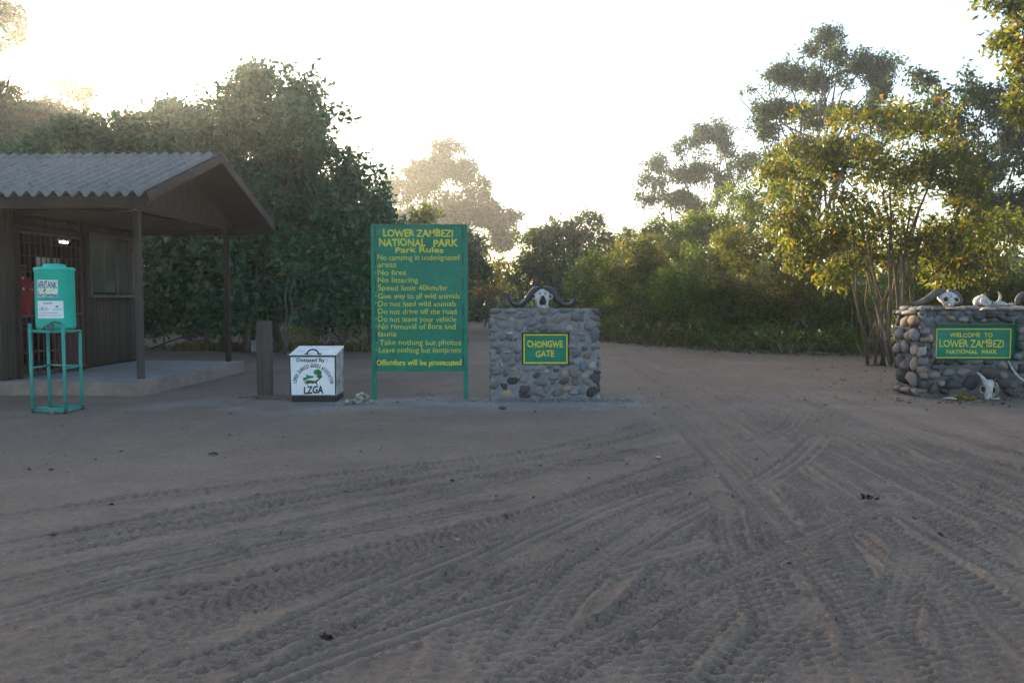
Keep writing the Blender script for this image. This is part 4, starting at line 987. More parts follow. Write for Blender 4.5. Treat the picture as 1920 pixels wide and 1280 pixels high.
# warthog skull with tusks
th = tag(empty("tusked_skull", (at(1845, 560, WY + .2).x, WY + .20, wt), R(8)), "small white skull with two curved ivory tusks on the welcome wall", "skull")
loft([((-.13, .02, .05), (0, .02, 0), (0, 0, .02)), ((-.11, .02, .06), (0, .06, 0), (0, 0, .055)), ((-.06, .02, .075), (0, .085, 0), (0, 0, .07)), ((-.01, .02, .085), (0, .08, 0), (0, 0, .07)), ((.03, .01, .07), (0, .06, 0), (0, 0, .055)), ((.08, 0, .045), (0, .04, 0), (0, 0, .035)), ((.14, 0, .035), (0, .038, 0), (0, 0, .028)), ((.17, 0, .03), (0, .025, 0), (0, 0, .015))], 18, 2.2).build("cranium", M['bone'], th, True)
loft([((-.02, .02, .13), (.035, 0, 0), (0, .03, 0)), ((-.01, .02, .155), (.022, 0, 0), (0, .02, 0)), ((-.005, .02, .17), (.006, 0, 0), (0, .006, 0))], 12).build("crest", M['bone'], th, True)
hp = smooth_curve([(.11, -.03, .03), (.17, -.05, .05), (.205, -.05, .10), (.205, -.05, .16), (.175, -.05, .205)])
MB().tube(hp, taper([.020, .021, .018, .014, .004], len(hp)), 12).build("tusk", M['bone'], th, True)
hp = smooth_curve([(-.09, -.07, .11), (-.115, -.10, .06), (-.08, -.12, .02), (-.02, -.13, .012), (.06, -.12, .016)])
MB().tube(hp, taper([.012, .018, .02, .018, .010], len(hp)), 12).build("tusk", M['bone'], th, True)
ball((.10, -.036, .045), (.022, .012, .014)).build("eye_socket", M['hollow_shade'], th, True)
ws_ = stone_me('l', 3)
o = link("loose_stone", ws_, None, None, loc=(at(1866, 575, WY).x, WY + .06, wt + .005), scale=(.068, .05, .042)); tag(o, "pale squarish loose stone on the welcome wall below the tusked skull", "stone")
fr = tag(empty("bone_fragments", (at(1892, 570, WY).x, WY + .16, wt + .004)), "flat broken white bone piece lying on the welcome wall", "bone")
loft([((-.09, 0, .008), (0, .02, 0), (0, 0, .008)), ((-.04, .01, .02), (0, .05, 0), (0, 0, .02)), ((.0, 0, .03), (0, .06, 0), (0, 0, .028)), ((.05, 0, .018), (0, .05, 0), (0, 0, .016)), ((.11, -.01, .010), (0, .02, 0), (0, 0, .008))], 12).build("bone", M['bone'], fr, True)
loft([((.06, -.05, .012), (0, .01, 0), (0, 0, .01)), ((.11, -.04, .022), (0, .03, 0), (0, 0, .02)), ((.17, -.04, .008), (0, .012, 0), (0, 0, .007))], 10).build("bone_splinter", M['bone_dirty'], fr, True)
dh = tag(empty("dark_horn", (at(1925, 560, WY + .3).x, WY + .30, wt)), "dark arched horn lying at the far end of the welcome wall", "horn")
hp = smooth_curve([(-.14, 0, .02), (-.13, 0, .10), (-.07, 0, .155), (.02, 0, .16), (.12, 0, .11), (.20, 0, .03)])
MB().tube(hp, taper([.02, .034, .04, .045, .05, .05], len(hp)), 14).build("horn_shaft", M['horn_grey'], dh, True)
hp2 = smooth_curve([(.20, 0, .03), (.24, .01, .035), (.30, .01, .04)]); MB().tube(hp2, taper([.048, .06, .05], len(hp2)), 12).build("horn_core", M['bone_dirty'], dh, True)
# at the foot of the welcome wall
fy = WY - .22
fs_ = tag(empty("fallen_skull", (at(1852, 742, fy).x, fy, 0), R(-25)), "whitish broken skull leaning at the foot of the welcome wall", "skull")
loft([((.0, .02, .27), (.05, 0, 0), (0, .04, 0)), ((.0, .01, .24), (.07, 0, 0), (0, .06, 0)), ((.01, 0, .19), (.062, 0, 0), (0, .06, 0)), ((.01, -.01, .13), (.05, 0, 0), (0, .05, 0)), ((.0, -.03, .07), (.045, 0, 0), (0, .04, 0)), ((-.01, -.05, .01), (.028, 0, 0), (0, .025, 0)), ((-.01, -.05, -.01), (.015, 0, 0), (0, .015, 0))], 16, 2.3).build("cranium", M['bone'], fs_, True)
for s in (-1, 1):
    MB().tube([(s * .06 + .034 * math.cos(a), -.03, .14 + .05 * math.sin(a)) for a in [i * math.pi / 8 for i in range(17)]], .010, 8).build("orbit_rim", M['bone_dirty'], fs_, True)
    ball((s * .062, -.018, .14), (.026, .02, .04)).build("eye_socket", M['hollow_shade'], fs_, True)
hp = smooth_curve([(-.03, .02, .25), (-.07, .03, .30), (-.11, .04, .345), (-.135, .04, .36)]); MB().tube(hp, taper([.03, .022, .016, .012], len(hp)), 10).build("horn_core", M['bone'], fs_, True)
hp = smooth_curve([(.05, -.02, .06), (.10, -.03, .09), (.12, -.02, .16), (.09, .0, .24)]); MB().tube(hp, taper([.012, .014, .012, .01], len(hp)), 8).build("cheek_arch", M['bone_dirty'], fs_, True)
hp = smooth_curve([(.06, -.02, .06), (.02, -.06, .03), (.07, -.07, .018), (.13, -.05, .03)]); MB().tube(hp, .016, 8).build("jaw", M['bone_dirty'], fs_, True)
rbn = tag(empty("rib_bone", (at(1912, 740, fy + .05).x, fy + .05, 0)), "long pale curved rib leaning against the welcome wall", "bone")
hp = smooth_curve([(.20, -.08, .12), (.12, -.03, .20), (.0, .03, .30), (-.07, .08, .42), (-.095, .12, .52)]); MB().tube(hp, taper([.022, .020, .017, .014, .006], len(hp)), 10).build("rib_shaft", M['bone'], rbn, True)
hp = smooth_curve([(.20, -.08, .12), (.30, -.10, .05), (.42, -.08, .01)]); MB().tube(hp, taper([.022, .024, .016], len(hp)), 10).build("rib_head", M['bone_dirty'], rbn, True)
pb = loft([((-.09, 0, .008), (0, .012, 0), (0, 0, .008)), ((-.05, 0, .022), (0, .035, 0), (0, 0, .016)), ((.03, 0, .022), (0, .035, 0), (0, 0, .014)), ((.09, .01, .010), (0, .018, 0), (0, 0, .01))], 12).build("flat_bone", M['bone'], None, True, loc=(at(1781, 744, fy - .03).x, fy - .03, 0), rot=(0, 0, R(-8)))
tag(pb, "flat pale blade of bone on the ground below the welcome sign", "bone")
# dry yellow leaf heap at the wall foot
def leaf_heap(name, label, c_, rad, h_, n, sz, mt, seed):
    rr = random.Random(seed); m = MB()
    for i in range(n):
        a = rr.uniform(0, 6.28); q = rad * math.sqrt(rr.random()); p = Vector((q * math.cos(a), q * math.sin(a) * .5, .006 + h_ * rr.random() * (1 - q / rad)))
        e = Euler((rr.uniform(-1, 1), rr.uniform(-1, 1), rr.uniform(0, 6.28))).to_matrix(); s_ = sz * rr.uniform(.6, 1.3)
        m.add([p + e @ Vector(v) * s_ for v in ((0, -.5, 0), (.22, 0, .08), (0, .5, 0), (-.22, 0, .08))], [(0, 1, 2, 3)])
    o = m.build(name, mt, None, False, loc=c_); o["kind"] = "stuff"; tag(o, label, "leaves"); return o
leaf_heap("leaf_heap", "crumpled dry yellow leaves heaped beside the fallen skull", (at(1805, 742, fy).x, fy, 0), .16, .12, 110, .10, M['yellow_leaf'], 3)
# heap of broken bones beside the rules board
hb = gp(675, 757)
for i, (dx, dy, dz, l_, a, r_) in enumerate([(-.12, 0, .04, .16, .3, .026), (-.05, .03, .05, .20, 2.2, .028), (.03, -.02, .045, .18, .9, .024), (.10, .02, .035, .16, 2.7, .022), (.02, .03, .10, .16, 1.2, .022), (.0, .0, .13, .10, .5, .020), (.15, -.01, .02, .16, .2, .014), (-.17, -.02, .03, .10, 1.7, .03), (.07, .05, .08, .12, 2.0, .02)]):
    d = Vector((math.cos(a), math.sin(a) * .5, .25 * math.sin(a * 2.3))).normalized() * l_ / 2
    o = MB().tube(smooth_curve([-d, -d * .6, Vector((0, .006, .004)), d * .6, d], 3), taper([r_ * .8, r_, r_ * .55, r_ * .5, r_ * .6, r_ * 1.05, r_ * .7], 13), 10).build("bone_piece", M['bone_dirty'] if i != 5 else M['bone'], None, True, loc=(hb.x + dx, hb.y + dy, dz))
    tag(o, "piece of broken bone in the little heap by the rules board post", "bone", "bone heap")

# ---------------------------------------------------------------- vegetation
def leaf_mesh(name, P, A, size, asp, rng, fold=.25, rnd=None):
    """one folded kite per leaf: P base points, A unit axes"""
    n = len(P); Lg = size * rng.uniform(.6, 1.25, n)[:, None]
    U = rng.normal(size=(n, 3)); U[:, 2] += .7
    S = np.cross(A, U); S /= np.linalg.norm(S, axis=1)[:, None] + 1e-9
    Nn = np.cross(S, A)
    w = Lg * asp * .5
    V = np.stack([P, P + A * Lg * .42 + S * w + Nn * w * fold, P + A * Lg, P + A * Lg * .42 - S * w + Nn * w * fold], 1).reshape(-1, 3)
    Q = np.arange(4 * n).reshape(n, 4)
    me = np_mesh(name, V, Q)
    a = me.attributes.new("rnd", 'FLOAT', 'FACE'); a.data.foreach_set("value", (rng.random(n) if rnd is None else rnd).astype(np.float32))
    return me
DENSITY = 1.55
def gapnoise(p, k, ph):
    return np.sin(p[:, 0] * k + ph[0] + 1.7 * np.sin(p[:, 2] * k * .6 + ph[3])) * np.sin(p[:, 1] * k + ph[1] + 1.3 * np.sin(p[:, 0] * k * .7)) + .6 * np.sin(p[:, 2] * k * 1.3 + ph[2])
def lobed(clumps, k, f, rng):
    out = []
    for c_, r_ in clumps:
        c_, r_ = np.array(c_), np.array(r_)
        out.append((c_, r_ * .72))
        for i in range(k):
            d = rng.normal(size=3); d /= np.linalg.norm(d)
            out.append((c_ + d * r_ * rng.uniform(.6, .85), r_ * f * rng.uniform(.7, 1.3)))
        for i in range(max(3, k)):
            d = rng.normal(size=3); d[2] = abs(d[2]) * .8 + d[2] * .2; d /= np.linalg.norm(d)
            out.append((c_ + d * r_ * rng.uniform(.9, 1.22), np.maximum(r_ * f * rng.uniform(.18, .4), .1)))
    return out
def crown_points(clumps, dens, spray, per, rng, shell=.35, gap=-.6, gk=3.2, droop=.15):
    Ps, As = [], []; ph = rng.random(4) * 6
    for c_, r_ in clumps:
        area = math.pi * r_[0] * r_[2]; n = max(6, int(dens * area * DENSITY))
        d = rng.normal(size=(n, 3)); d /= np.linalg.norm(d, axis=1)[:, None]
        rad = (shell + (1 - shell) * rng.random(n)) ** .6 * (1 + .16 * rng.normal(size=n) * (rng.random(n) < .35))
        T = np.array(c_) + d * rad[:, None] * np.array(r_)
        T = T[gapnoise(T, gk, ph) > gap]; n = len(T)
        if n == 0: continue
        out = (T - np.array(c_)) / np.array(r_); out /= np.linalg.norm(out, axis=1)[:, None] + 1e-6
        tw = out * .8 + rng.normal(0, .55, (n, 3)); tw[:, 2] -= droop; tw /= np.linalg.norm(tw, axis=1)[:, None]
        t = rng.random((n, per)) - .3
        P = T[:, None, :] + tw[:, None, :] * (t * spray)[:, :, None] + rng.normal(0, spray * .16, (n, per, 3))
        A = tw[:, None, :] * .6 + rng.normal(0, .75, (n, per, 3)); A[:, :, 2] -= droop
        A /= np.linalg.norm(A, axis=2)[:, :, None]
        Ps.append(P.reshape(-1, 3)); As.append(A.reshape(-1, 3))
    return np.concatenate(Ps), np.concatenate(As)
def wander(a, b_, n, amt, rng):
    a, b_ = np.array(a, float), np.array(b_, float); t = np.linspace(0, 1, n)[:, None]
    p = a + (b_ - a) * t; l_ = np.linalg.norm(b_ - a)
    off = np.cumsum(rng.normal(0, amt * l_ / n, (n, 3)), 0); off -= t * off[-1]; off[:, 2] += np.sin(t[:, 0] * math.pi) * l_ * .06
    return p + off
def tree(name, label, cat, base, clumps, leaf, size=.12, asp=.45, dens=55, spray=.3, per=7, seed=0, trunks=1, trad=.12, bark='bark', fork=.35, twigs=4, spread=.25,
         shell=.35, gap=-.6, gk=3.2, droop=.15, group=None, bsides=6, wob=.25, lobes=6, lf=.36):
    rng = np.random.default_rng(seed)
    root = tag(empty(name, base), label, cat, group); o = np.array(base)
    cl = [(np.array(c_) - o, np.array(r_)) for c_, r_ in clumps]
    m = MB(); cen = np.mean([c_ for c_, r_ in cl], 0); zmin = min(c_[2] - r_[2] for c_, r_ in cl); ztop = max(c_[2] for c_, r_ in cl)
    forks = []
    for t in range(trunks):
        a = rng.uniform(-spread, spread, 3) if trunks > 1 else np.zeros(3); a[2] = -.1
        if trunks > 1:
            tgt = cl[t % len(cl)][0] * np.array([.75, .75, .8])
            e = a * .6 + (tgt - a) * fork; e[2] = max(e[2], ztop * fork * rng.uniform(.8, 1.2))
        else: e = np.array([cen[0] * .4, cen[1] * .4, max(ztop * fork, .5)])
        p = wander(a, e, 6, wob * .5, rng); r0 = trad * rng.uniform(.7, 1.15)
        m.tube(p, list(np.linspace(r0 * (1.25 if trunks == 1 else 1), r0 * .72, 6)), bsides + 2); forks.append((e, r0 * .72))
    for i, (c_, r_) in enumerate(cl):
        f, r0 = min(forks, key=lambda q: np.linalg.norm(q[0] - c_) + rng.uniform(0, .6))
        p = wander(f, c_, 7, wob, rng); r1 = max(.012, r0 * .5)
        m.tube(p, list(np.linspace(r0 * .62, r1 * .35, 7)), bsides)
        for k in range(twigs):
            d = rng.normal(size=3); d /= np.linalg.norm(d); d[2] = abs(d[2]) * .8 - .15
            s0 = p[rng.integers(3, 7)]
            m.tube(wander(s0, c_ + d * r_ * .92, 5, wob, rng), list(np.linspace(r1 * .4, .006, 5)), 4, cap=False)
    m.build("trunk", M[bark], root, True)
    P, A = crown_points(lobed(cl, lobes, lf, rng), dens, spray, per, rng, shell, gap, gk, droop)
    link("crown", leaf_mesh("crown", P, A, size, asp, rng), LM[leaf], root)
    return root
def cpx(Y, lst, dk=.85, jit=1.0, seed=1):
    rr = random.Random(seed); out = []
    for q in lst:
        u, v, ru, rv = q[:4]; y = Y + (q[4] if len(q) > 4 else rr.uniform(-jit, jit))
        p = at(u, v, y); s = y / F
        out.append((tuple(p), (ru * s, (ru + rv) * .5 * s * dk, rv * s)))
    return out
def gbase(u, Y): return (at(u, 600, Y).x, Y, 0)

# left, behind the hut
tree("shade_tree", "broad dark green leafy tree rising behind the hut's roof ridge", "tree", gbase(470, 20.6),
     cpx(20.3, [(490, 190, 95, 62), (400, 235, 100, 70), (565, 225, 75, 75), (330, 265, 90, 65), (450, 300, 130, 90), (590, 320, 75, 95), (540, 400, 120, 95), (420, 410, 130, 90), (330, 370, 110, 80), (600, 430, 75, 75), (480, 490, 120, 80), (350, 490, 110, 85), (580, 520, 90, 75), (430, 560, 110, 60), (300, 560, 90, 60)], seed=2),
     'dark', .16, .56, 90, .36, 8, 5, trunks=5, trad=.10, fork=.4, spread=.9, gap=-.75, group="dark trees behind the hut")
tree("shade_tree", "dark green tree above the left end of the hut roof beside the sun glare", "tree", gbase(200, 20.8),
     cpx(20.6, [(135, 262, 56, 28), (215, 264, 74, 44), (280, 272, 66, 50), (150, 300, 110, 60), (250, 330, 110, 70), (70, 330, 90, 60), (150, 400, 130, 80), (280, 430, 100, 90), (60, 440, 110, 90)], seed=3),
     'dark', .16, .56, 80, .36, 8, 6, trunks=4, trad=.09, fork=.4, spread=.8, group="dark trees behind the hut")
tree("shade_tree", "bushy dark tree close behind the left post of the rules board", "tree", gbase(690, 21.5),
     cpx(21.2, [(690, 370, 52, 52), (655, 330, 32, 40), (650, 440, 75, 75), (715, 460, 55, 80), (690, 545, 75, 75), (620, 560, 75, 60), (740, 560, 45, 60)], seed=4),
     'dark', .15, .56, 80, .34, 8, 7, trunks=3, trad=.08, fork=.4, spread=.6, group="dark trees behind the hut")
tree("understory_shrub", "low dusty shrub on the ground in the shade left of the rules board", "shrub", gbase(650, 22.0),
     cpx(22.0, [(600, 622, 80, 26), (690, 618, 55, 30), (545, 628, 55, 24), (655, 600, 70, 30)], seed=5), 'olive', .09, .45, 60, .22, 7, 8, trunks=5, trad=.025, fork=.4, twigs=2, spread=.8)
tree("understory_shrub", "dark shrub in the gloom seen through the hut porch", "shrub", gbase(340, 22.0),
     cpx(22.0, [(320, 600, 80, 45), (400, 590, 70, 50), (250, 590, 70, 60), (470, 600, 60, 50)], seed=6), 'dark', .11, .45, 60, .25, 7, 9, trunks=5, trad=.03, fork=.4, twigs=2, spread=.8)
sap = tag(empty("sapling", gbase(537, 18.6)), "thin bare twin stemmed sapling between the timber post and the litter bin", "sapling")
b0 = Vector(sap.location)
s1_ = [at(535, 665, 18.6), at(533, 620, 18.6), at(538, 590, 18.6), at(535, 550, 18.6), at(548, 490, 18.8)]
s2_ = [at(536, 660, 18.55), at(541, 610, 18.5), at(548, 580, 18.5), at(545, 550, 18.5), at(560, 500, 18.5)]
MB().tube([p - b0 for p in smooth_curve(s1_, 4)], taper([.028, .022, .02, .015, .010], 17), 7).tube([p - b0 for p in smooth_curve(s2_, 4)], taper([.022, .02, .02, .015, .010], 17), 7).tube([at(548, 580, 18.5) - b0, at(570, 572, 18.5) - b0, at(582, 580, 18.4) - b0], [.012, .01, .006], 6).build("trunk", M['bark_pale'], sap, True)
rng = np.random.default_rng(77); P, A = crown_points([(np.array(p - b0), np.array(r_)) for p, r_ in ((at(552, 492, 18.7), (.3, .3, .25)), (at(575, 578, 18.4), (.2, .2, .12)), (at(562, 600, 18.4), (.12, .12, .1)))], 50, .2, 6, rng)
link("crown", leaf_mesh("crown", P, A, .14, .5, rng), LM['dark'], sap)
yl = leaf_heap("yellow_leaves", "cluster of withered yellow leaves hanging in the dark tree behind the bin", tuple(at(527, 515, 18.9)), .10, .14, 26, .10, M['yellow_leaf'], 8)

# glare corner and far left
tree("tall_tree", "tall tree in the top left corner with the sun behind its lower crown", "tree", gbase(-75, 30),
     cpx(30, [(-5, 30, 48, 34), (-70, 50, 70, 60), (22, 72, 30, 22), (-60, 112, 56, 30), (-130, 140, 60, 80), (-120, 230, 60, 55)], seed=7),
     'haze', .15, .48, 95, .4, 8, 11, trunks=1, trad=.26, fork=.45, gap=-.6)
tree("hazy_tree", "low hazy tree beside the sun glow at far left", "tree", gbase(120, 46),
     cpx(46, [(120, 165, 50, 28), (160, 185, 28, 20), (85, 200, 50, 24), (14, 172, 40, 20), (-50, 172, 44, 26), (110, 235, 70, 40), (140, 270, 70, 50), (60, 320, 110, 70)], seed=8),  # clumps at the left edge added to partly block the sun
     'haze', .16, .45, 60, .45, 8, 12, trunks=1, trad=.2, fork=.4, gap=-.4)
# centre
tree("hazy_tree", "tall pale tree standing in the haze right behind the rules board", "tree", gbase(840, 74),
     cpx(74, [(825, 282, 44, 22), (795, 322, 48, 26), (865, 322, 34, 26), (752, 362, 46, 30), (830, 372, 58, 32), (890, 372, 38, 30), (780, 425, 66, 42), (870, 425, 62, 40), (928, 402, 30, 24), (955, 408, 18, 14), (835, 480, 80, 48), (940, 445, 26, 24)], seed=9, jit=1.5),
     'haze', .34, .5, 30, .8, 8, 13, trunks=2, trad=.28, fork=.35, spread=.6, gap=-.40, gk=1.3)
tree("hazy_bush", "grey green bush mass standing behind the right half of the rules board", "bush", gbase(840, 34),
     cpx(34, [(790, 462, 56, 34), (868, 468, 48, 34), (830, 510, 80, 42), (884, 500, 26, 36), (760, 525, 50, 46), (845, 545, 30, 26), (700, 480, 60, 60), (650, 470, 60, 60)], seed=19),
     'haze', .17, .48, 80, .4, 8, 23, trunks=5, trad=.06, fork=.4, spread=.9, gap=-.7)
tree("young_tree", "yellow green tree top catching light above the left of the rules board", "tree", gbase(790, 29),
     cpx(29, [(800, 408, 26, 20), (775, 425, 32, 24), (790, 470, 50, 40), (760, 520, 50, 50)], seed=10), 'yellow', .13, .42, 60, .3, 7, 14, trunks=2, trad=.06, fork=.4)
tree("hazy_bush", "dark rounded bush in the haze above the horned skull", "bush", gbase(1060, 34),
     cpx(34, [(1095, 425, 45, 34), (1050, 450, 55, 36), (1000, 462, 38, 30), (1130, 465, 34, 40), (1060, 505, 80, 46), (985, 515, 34, 38), (1120, 530, 60, 46), (1050, 550, 70, 36)], seed=11),
     'haze', .15, .42, 85, .38, 8, 15, trunks=5, trad=.07, fork=.4, spread=.9, gap=-.7)
tree("roadside_bush", "small bright green bush at the far bend of the road", "bush", gbase(925, 37),
     cpx(37, [(940, 498, 22, 18), (915, 510, 22, 18), (935, 525, 32, 22), (900, 530, 20, 20)], seed=12), 'yellow', .13, .4, 70, .3, 7, 16, trunks=3, trad=.04, fork=.4, twigs=2, spread=.5)
tree("roadside_bush", "rusty dry bush low at the far bend of the road", "bush", gbase(922, 35),
     cpx(35, [(925, 546, 24, 12), (905, 550, 12, 9)], seed=13), 'brown', .12, .35, 80, .3, 7, 17, trunks=4, trad=.025, fork=.4, twigs=2, spread=.5)
tree("roadside_bush", "grey green bush at the road edge between rules board and gate wall", "bush", gbase(868, 26),
     cpx(26, [(856, 565, 18, 36), (842, 592, 26, 26), (862, 530, 12, 22)], seed=14), 'haze', .10, .42, 70, .28, 7, 18, trunks=4, trad=.03, fork=.4, twigs=2, spread=.4)
# right hedge, from the road outwards
HB_ = [
 ("feathery pale bush nearest the road in the hedge at right", 27.5, [(1118, 500, 36, 26), (1098, 550, 44, 40), (1140, 590, 50, 40), (1112, 602, 36, 32)], 'olive'),
 ("sunlit bush second from the road in the right hedge", 25.0, [(1190, 462, 48, 28), (1172, 520, 60, 46), (1215, 590, 60, 44), (1232, 500, 36, 30)], 'yellow'),
 ("bush third from the road in the right hedge, dark at its foot", 23.4, [(1290, 500, 50, 34), (1262, 550, 60, 52), (1310, 610, 70, 34), (1330, 560, 46, 46)], 'olive'),
 ("yellow topped bush in the middle of the right hedge", 22.8, [(1385, 462, 50, 34), (1372, 520, 56, 50), (1400, 600, 76, 40), (1430, 540, 46, 50)], 'yellow'),
 ("dense olive bush left of the many stemmed tree, second from it", 22.2, [(1480, 450, 56, 42), (1500, 530, 66, 60), (1510, 608, 76, 36), (1455, 580, 40, 46)], 'yellow'),
 ("olive bush right against the stems of the many stemmed tree", 21.4, [(1575, 470, 56, 54), (1590, 555, 62, 60), (1600, 620, 50, 30), (1655, 530, 40, 54)], 'olive'),
 ("rusty green bush behind the skulls of the welcome wall", 19.6, [(1745, 460, 70, 46), (1765, 545, 76, 62), (1800, 620, 80, 50)], 'yellow'),
 ("rusty green bush behind the right end of the welcome wall", 19.2, [(1850, 450, 70, 50), (1860, 545, 80, 66), (1930, 470, 60, 70), (1960, 580, 80, 70)], 'yellow'),
]
for i, (lb, Y, l_, lm) in enumerate(HB_):
    tree("hedge_bush", lb, "bush", gbase(l_[1][0], Y), cpx(Y, l_, seed=20 + i, jit=.6), lm, .095 if i < 6 else .11, .46, 100 if i < 6 else 80, .28, 8, 30 + i, trunks=9, trad=.022, bark='stem_brown', fork=.45, twigs=3, spread=.9, gap=-.5, gk=2.6, lobes=9, lf=.40, group="bushes of the right hedge", bsides=4)
for i, (lb, Y, l_) in enumerate([("brownish hazy bush rising behind the middle of the hedge", 30, [(1375, 400, 46, 44), (1335, 425, 46, 36), (1430, 400, 50, 56), (1380, 480, 80, 50), (1300, 440, 40, 30), (1460, 350, 34, 40)]), ("low dark bush filling in behind the middle of the hedge", 26.2, [(1290, 585, 80, 46), (1390, 580, 80, 50), (1340, 560, 60, 40)]), ("low dark bush filling in behind the hedge by the yellow tree", 25.4, [(1490, 580, 80, 52), (1590, 580, 80, 54), (1540, 550, 60, 50), (1680, 580, 60, 50)]), ("low hazy bush behind the hedge beside the road", 28.5, [(1190, 580, 60, 40), (1130, 585, 40, 30), (1230, 560, 50, 40)]), ("hazy bush behind the hedge, nearest the road", 31, [(1240, 440, 46, 26), (1190, 450, 36, 22), (1280, 450, 46, 36), (1240, 490, 80, 40)])]):
    tree("back_bush", lb, "bush", gbase(l_[0][0], Y), cpx(Y, l_, seed=30 + i), 'olive', .13, .42, 75, .35, 8, 41 + i, trunks=5, trad=.05, fork=.4, spread=.8, group="bushes behind the hedge")
# airy tall trees at right
tree("tall_tree", "tall airy tree with layered crown above the yellow tree", "tree", gbase(1530, 36),
     cpx(36, [(1545, 72, 26, 17), (1505, 105, 40, 17), (1575, 100, 36, 17), (1625, 118, 46, 18), (1660, 128, 26, 18), (1480, 140, 40, 18), (1420, 172, 34, 16), (1388, 186, 22, 12), (1550, 150, 50, 20), (1640, 165, 44, 20), (1455, 210, 48, 20), (1535, 215, 52, 20), (1610, 215, 50, 22), (1425, 245, 34, 16), (1500, 270, 50, 22), (1580, 280, 60, 30), (1680, 230, 40, 30), (1440, 310, 34, 20), (1500, 340, 50, 30)], seed=40, jit=1.6),
     'haze', .165, .45, 62, .42, 8, 50, trunks=1, trad=.24, fork=.28, twigs=5, gap=-.12, gk=2.6, wob=.4, lobes=7, lf=.52, shell=.1)
tree("tall_tree", "gnarled spreading tree in the bright haze over the road side hedge", "tree", gbase(1390, 56),
     cpx(56, [(1330, 250, 34, 16), (1290, 280, 34, 17), (1352, 282, 30, 18), (1250, 310, 36, 15), (1225, 342, 30, 13), (1300, 328, 40, 18), (1215, 372, 26, 11), (1268, 372, 34, 15), (1340, 345, 36, 22), (1385, 300, 30, 24), (1310, 385, 40, 20), (1390, 370, 40, 34)], seed=41, jit=1.2),
     'haze', .24, .45, 36, .65, 8, 51, trunks=1, trad=.22, fork=.30, twigs=4, gap=-.15, gk=1.9, wob=.45, lobes=7, lf=.48, shell=.1)
tree("many_stemmed_tree", "many stemmed tree with yellowing leaves beside the welcome wall", "tree", gbase(1668, 16.3),
     cpx(16.3, [(1560, 235, 60, 34), (1640, 222, 66, 32), (1720, 228, 66, 34), (1785, 245, 50, 38), (1510, 295, 60, 38), (1600, 300, 76, 46), (1700, 300, 76, 46), (1785, 310, 60, 46), (1500, 370, 50, 42), (1570, 380, 66, 46), (1660, 375, 76, 46), (1750, 380, 76, 46), (1825, 370, 40, 50), (1475, 420, 34, 30), (1550, 440, 56, 34), (1640, 430, 46, 26), (1760, 450, 66, 40), (1825, 450, 40, 46), (1500, 470, 50, 36), (1570, 505, 50, 30), (1640, 480, 40, 24), (1770, 510, 60, 34), (1840, 500, 40, 40), (1455, 330, 34, 30)], seed=42, jit=.9),
     'yellow', .125, .42, 70, .36, 8, 52, trunks=15, trad=.027, bark='stem_brown', fork=.62, twigs=10, spread=.42, gap=-.45, gk=3.2, droop=.35, bsides=5)
st = tag(empty("leaning_stick", gbase(1690, 15.9)), "pale bare stick standing in front of the many stemmed tree", "stick")
b0 = Vector(st.location); MB().tube([at(1691, 690, 15.9) - b0, at(1688, 600, 15.9) - b0, at(1690, 480, 16.0) - b0], [.032, .028, .02], 8).build("stick_shaft", M['straw'], st, True)
st = tag(empty("leaning_stick", gbase(1668, 15.9)), "thin pale stick leaning left against the many stemmed tree's foot", "stick")
b0 = Vector(st.location); MB().tube([at(1668, 684, 15.9) - b0, at(1655, 620, 16.0) - b0, at(1636, 555, 16.1) - b0], [.022, .02, .014], 8).build("stick_shaft", M['straw'], st, True)
tree("tall_tree", "dark tree crown behind the yellow tree near the right edge", "tree", gbase(1850, 27),
     cpx(27, [(1835, 165, 56, 28), (1780, 185, 46, 26), (1885, 190, 50, 34), (1722, 155, 28, 18), (1760, 225, 50, 30), (1850, 250, 66, 46), (1905, 290, 50, 60), (1870, 370, 60, 70), (1940, 400, 60, 80), (1800, 330, 50, 60)], seed=43),
     'haze', .16, .48, 66, .38, 8, 53, trunks=2, trad=.16, fork=.35, gap=-.5)
tree("tall_tree", "near tree reaching in from the right edge with yellow lit leaves", "tree", gbase(2130, 13.5),
     cpx(13.5, [(1885, 8, 34, 14), (1905, 85, 36, 26), (1860, 74, 22, 10), (1918, 150, 36, 40), (1905, 212, 26, 22), (1940, 50, 44, 40), (1970, 120, 60, 70), (2040, 80, 90, 90), (2060, 200, 110, 90), (1950, 5, 40, 26), (2140, 120, 110, 100)], seed=44, jit=.6),
     'yellow', .11, .44, 62, .26, 7, 54, trunks=1, trad=.17, fork=.45, gap=-.5, gk=4.5)
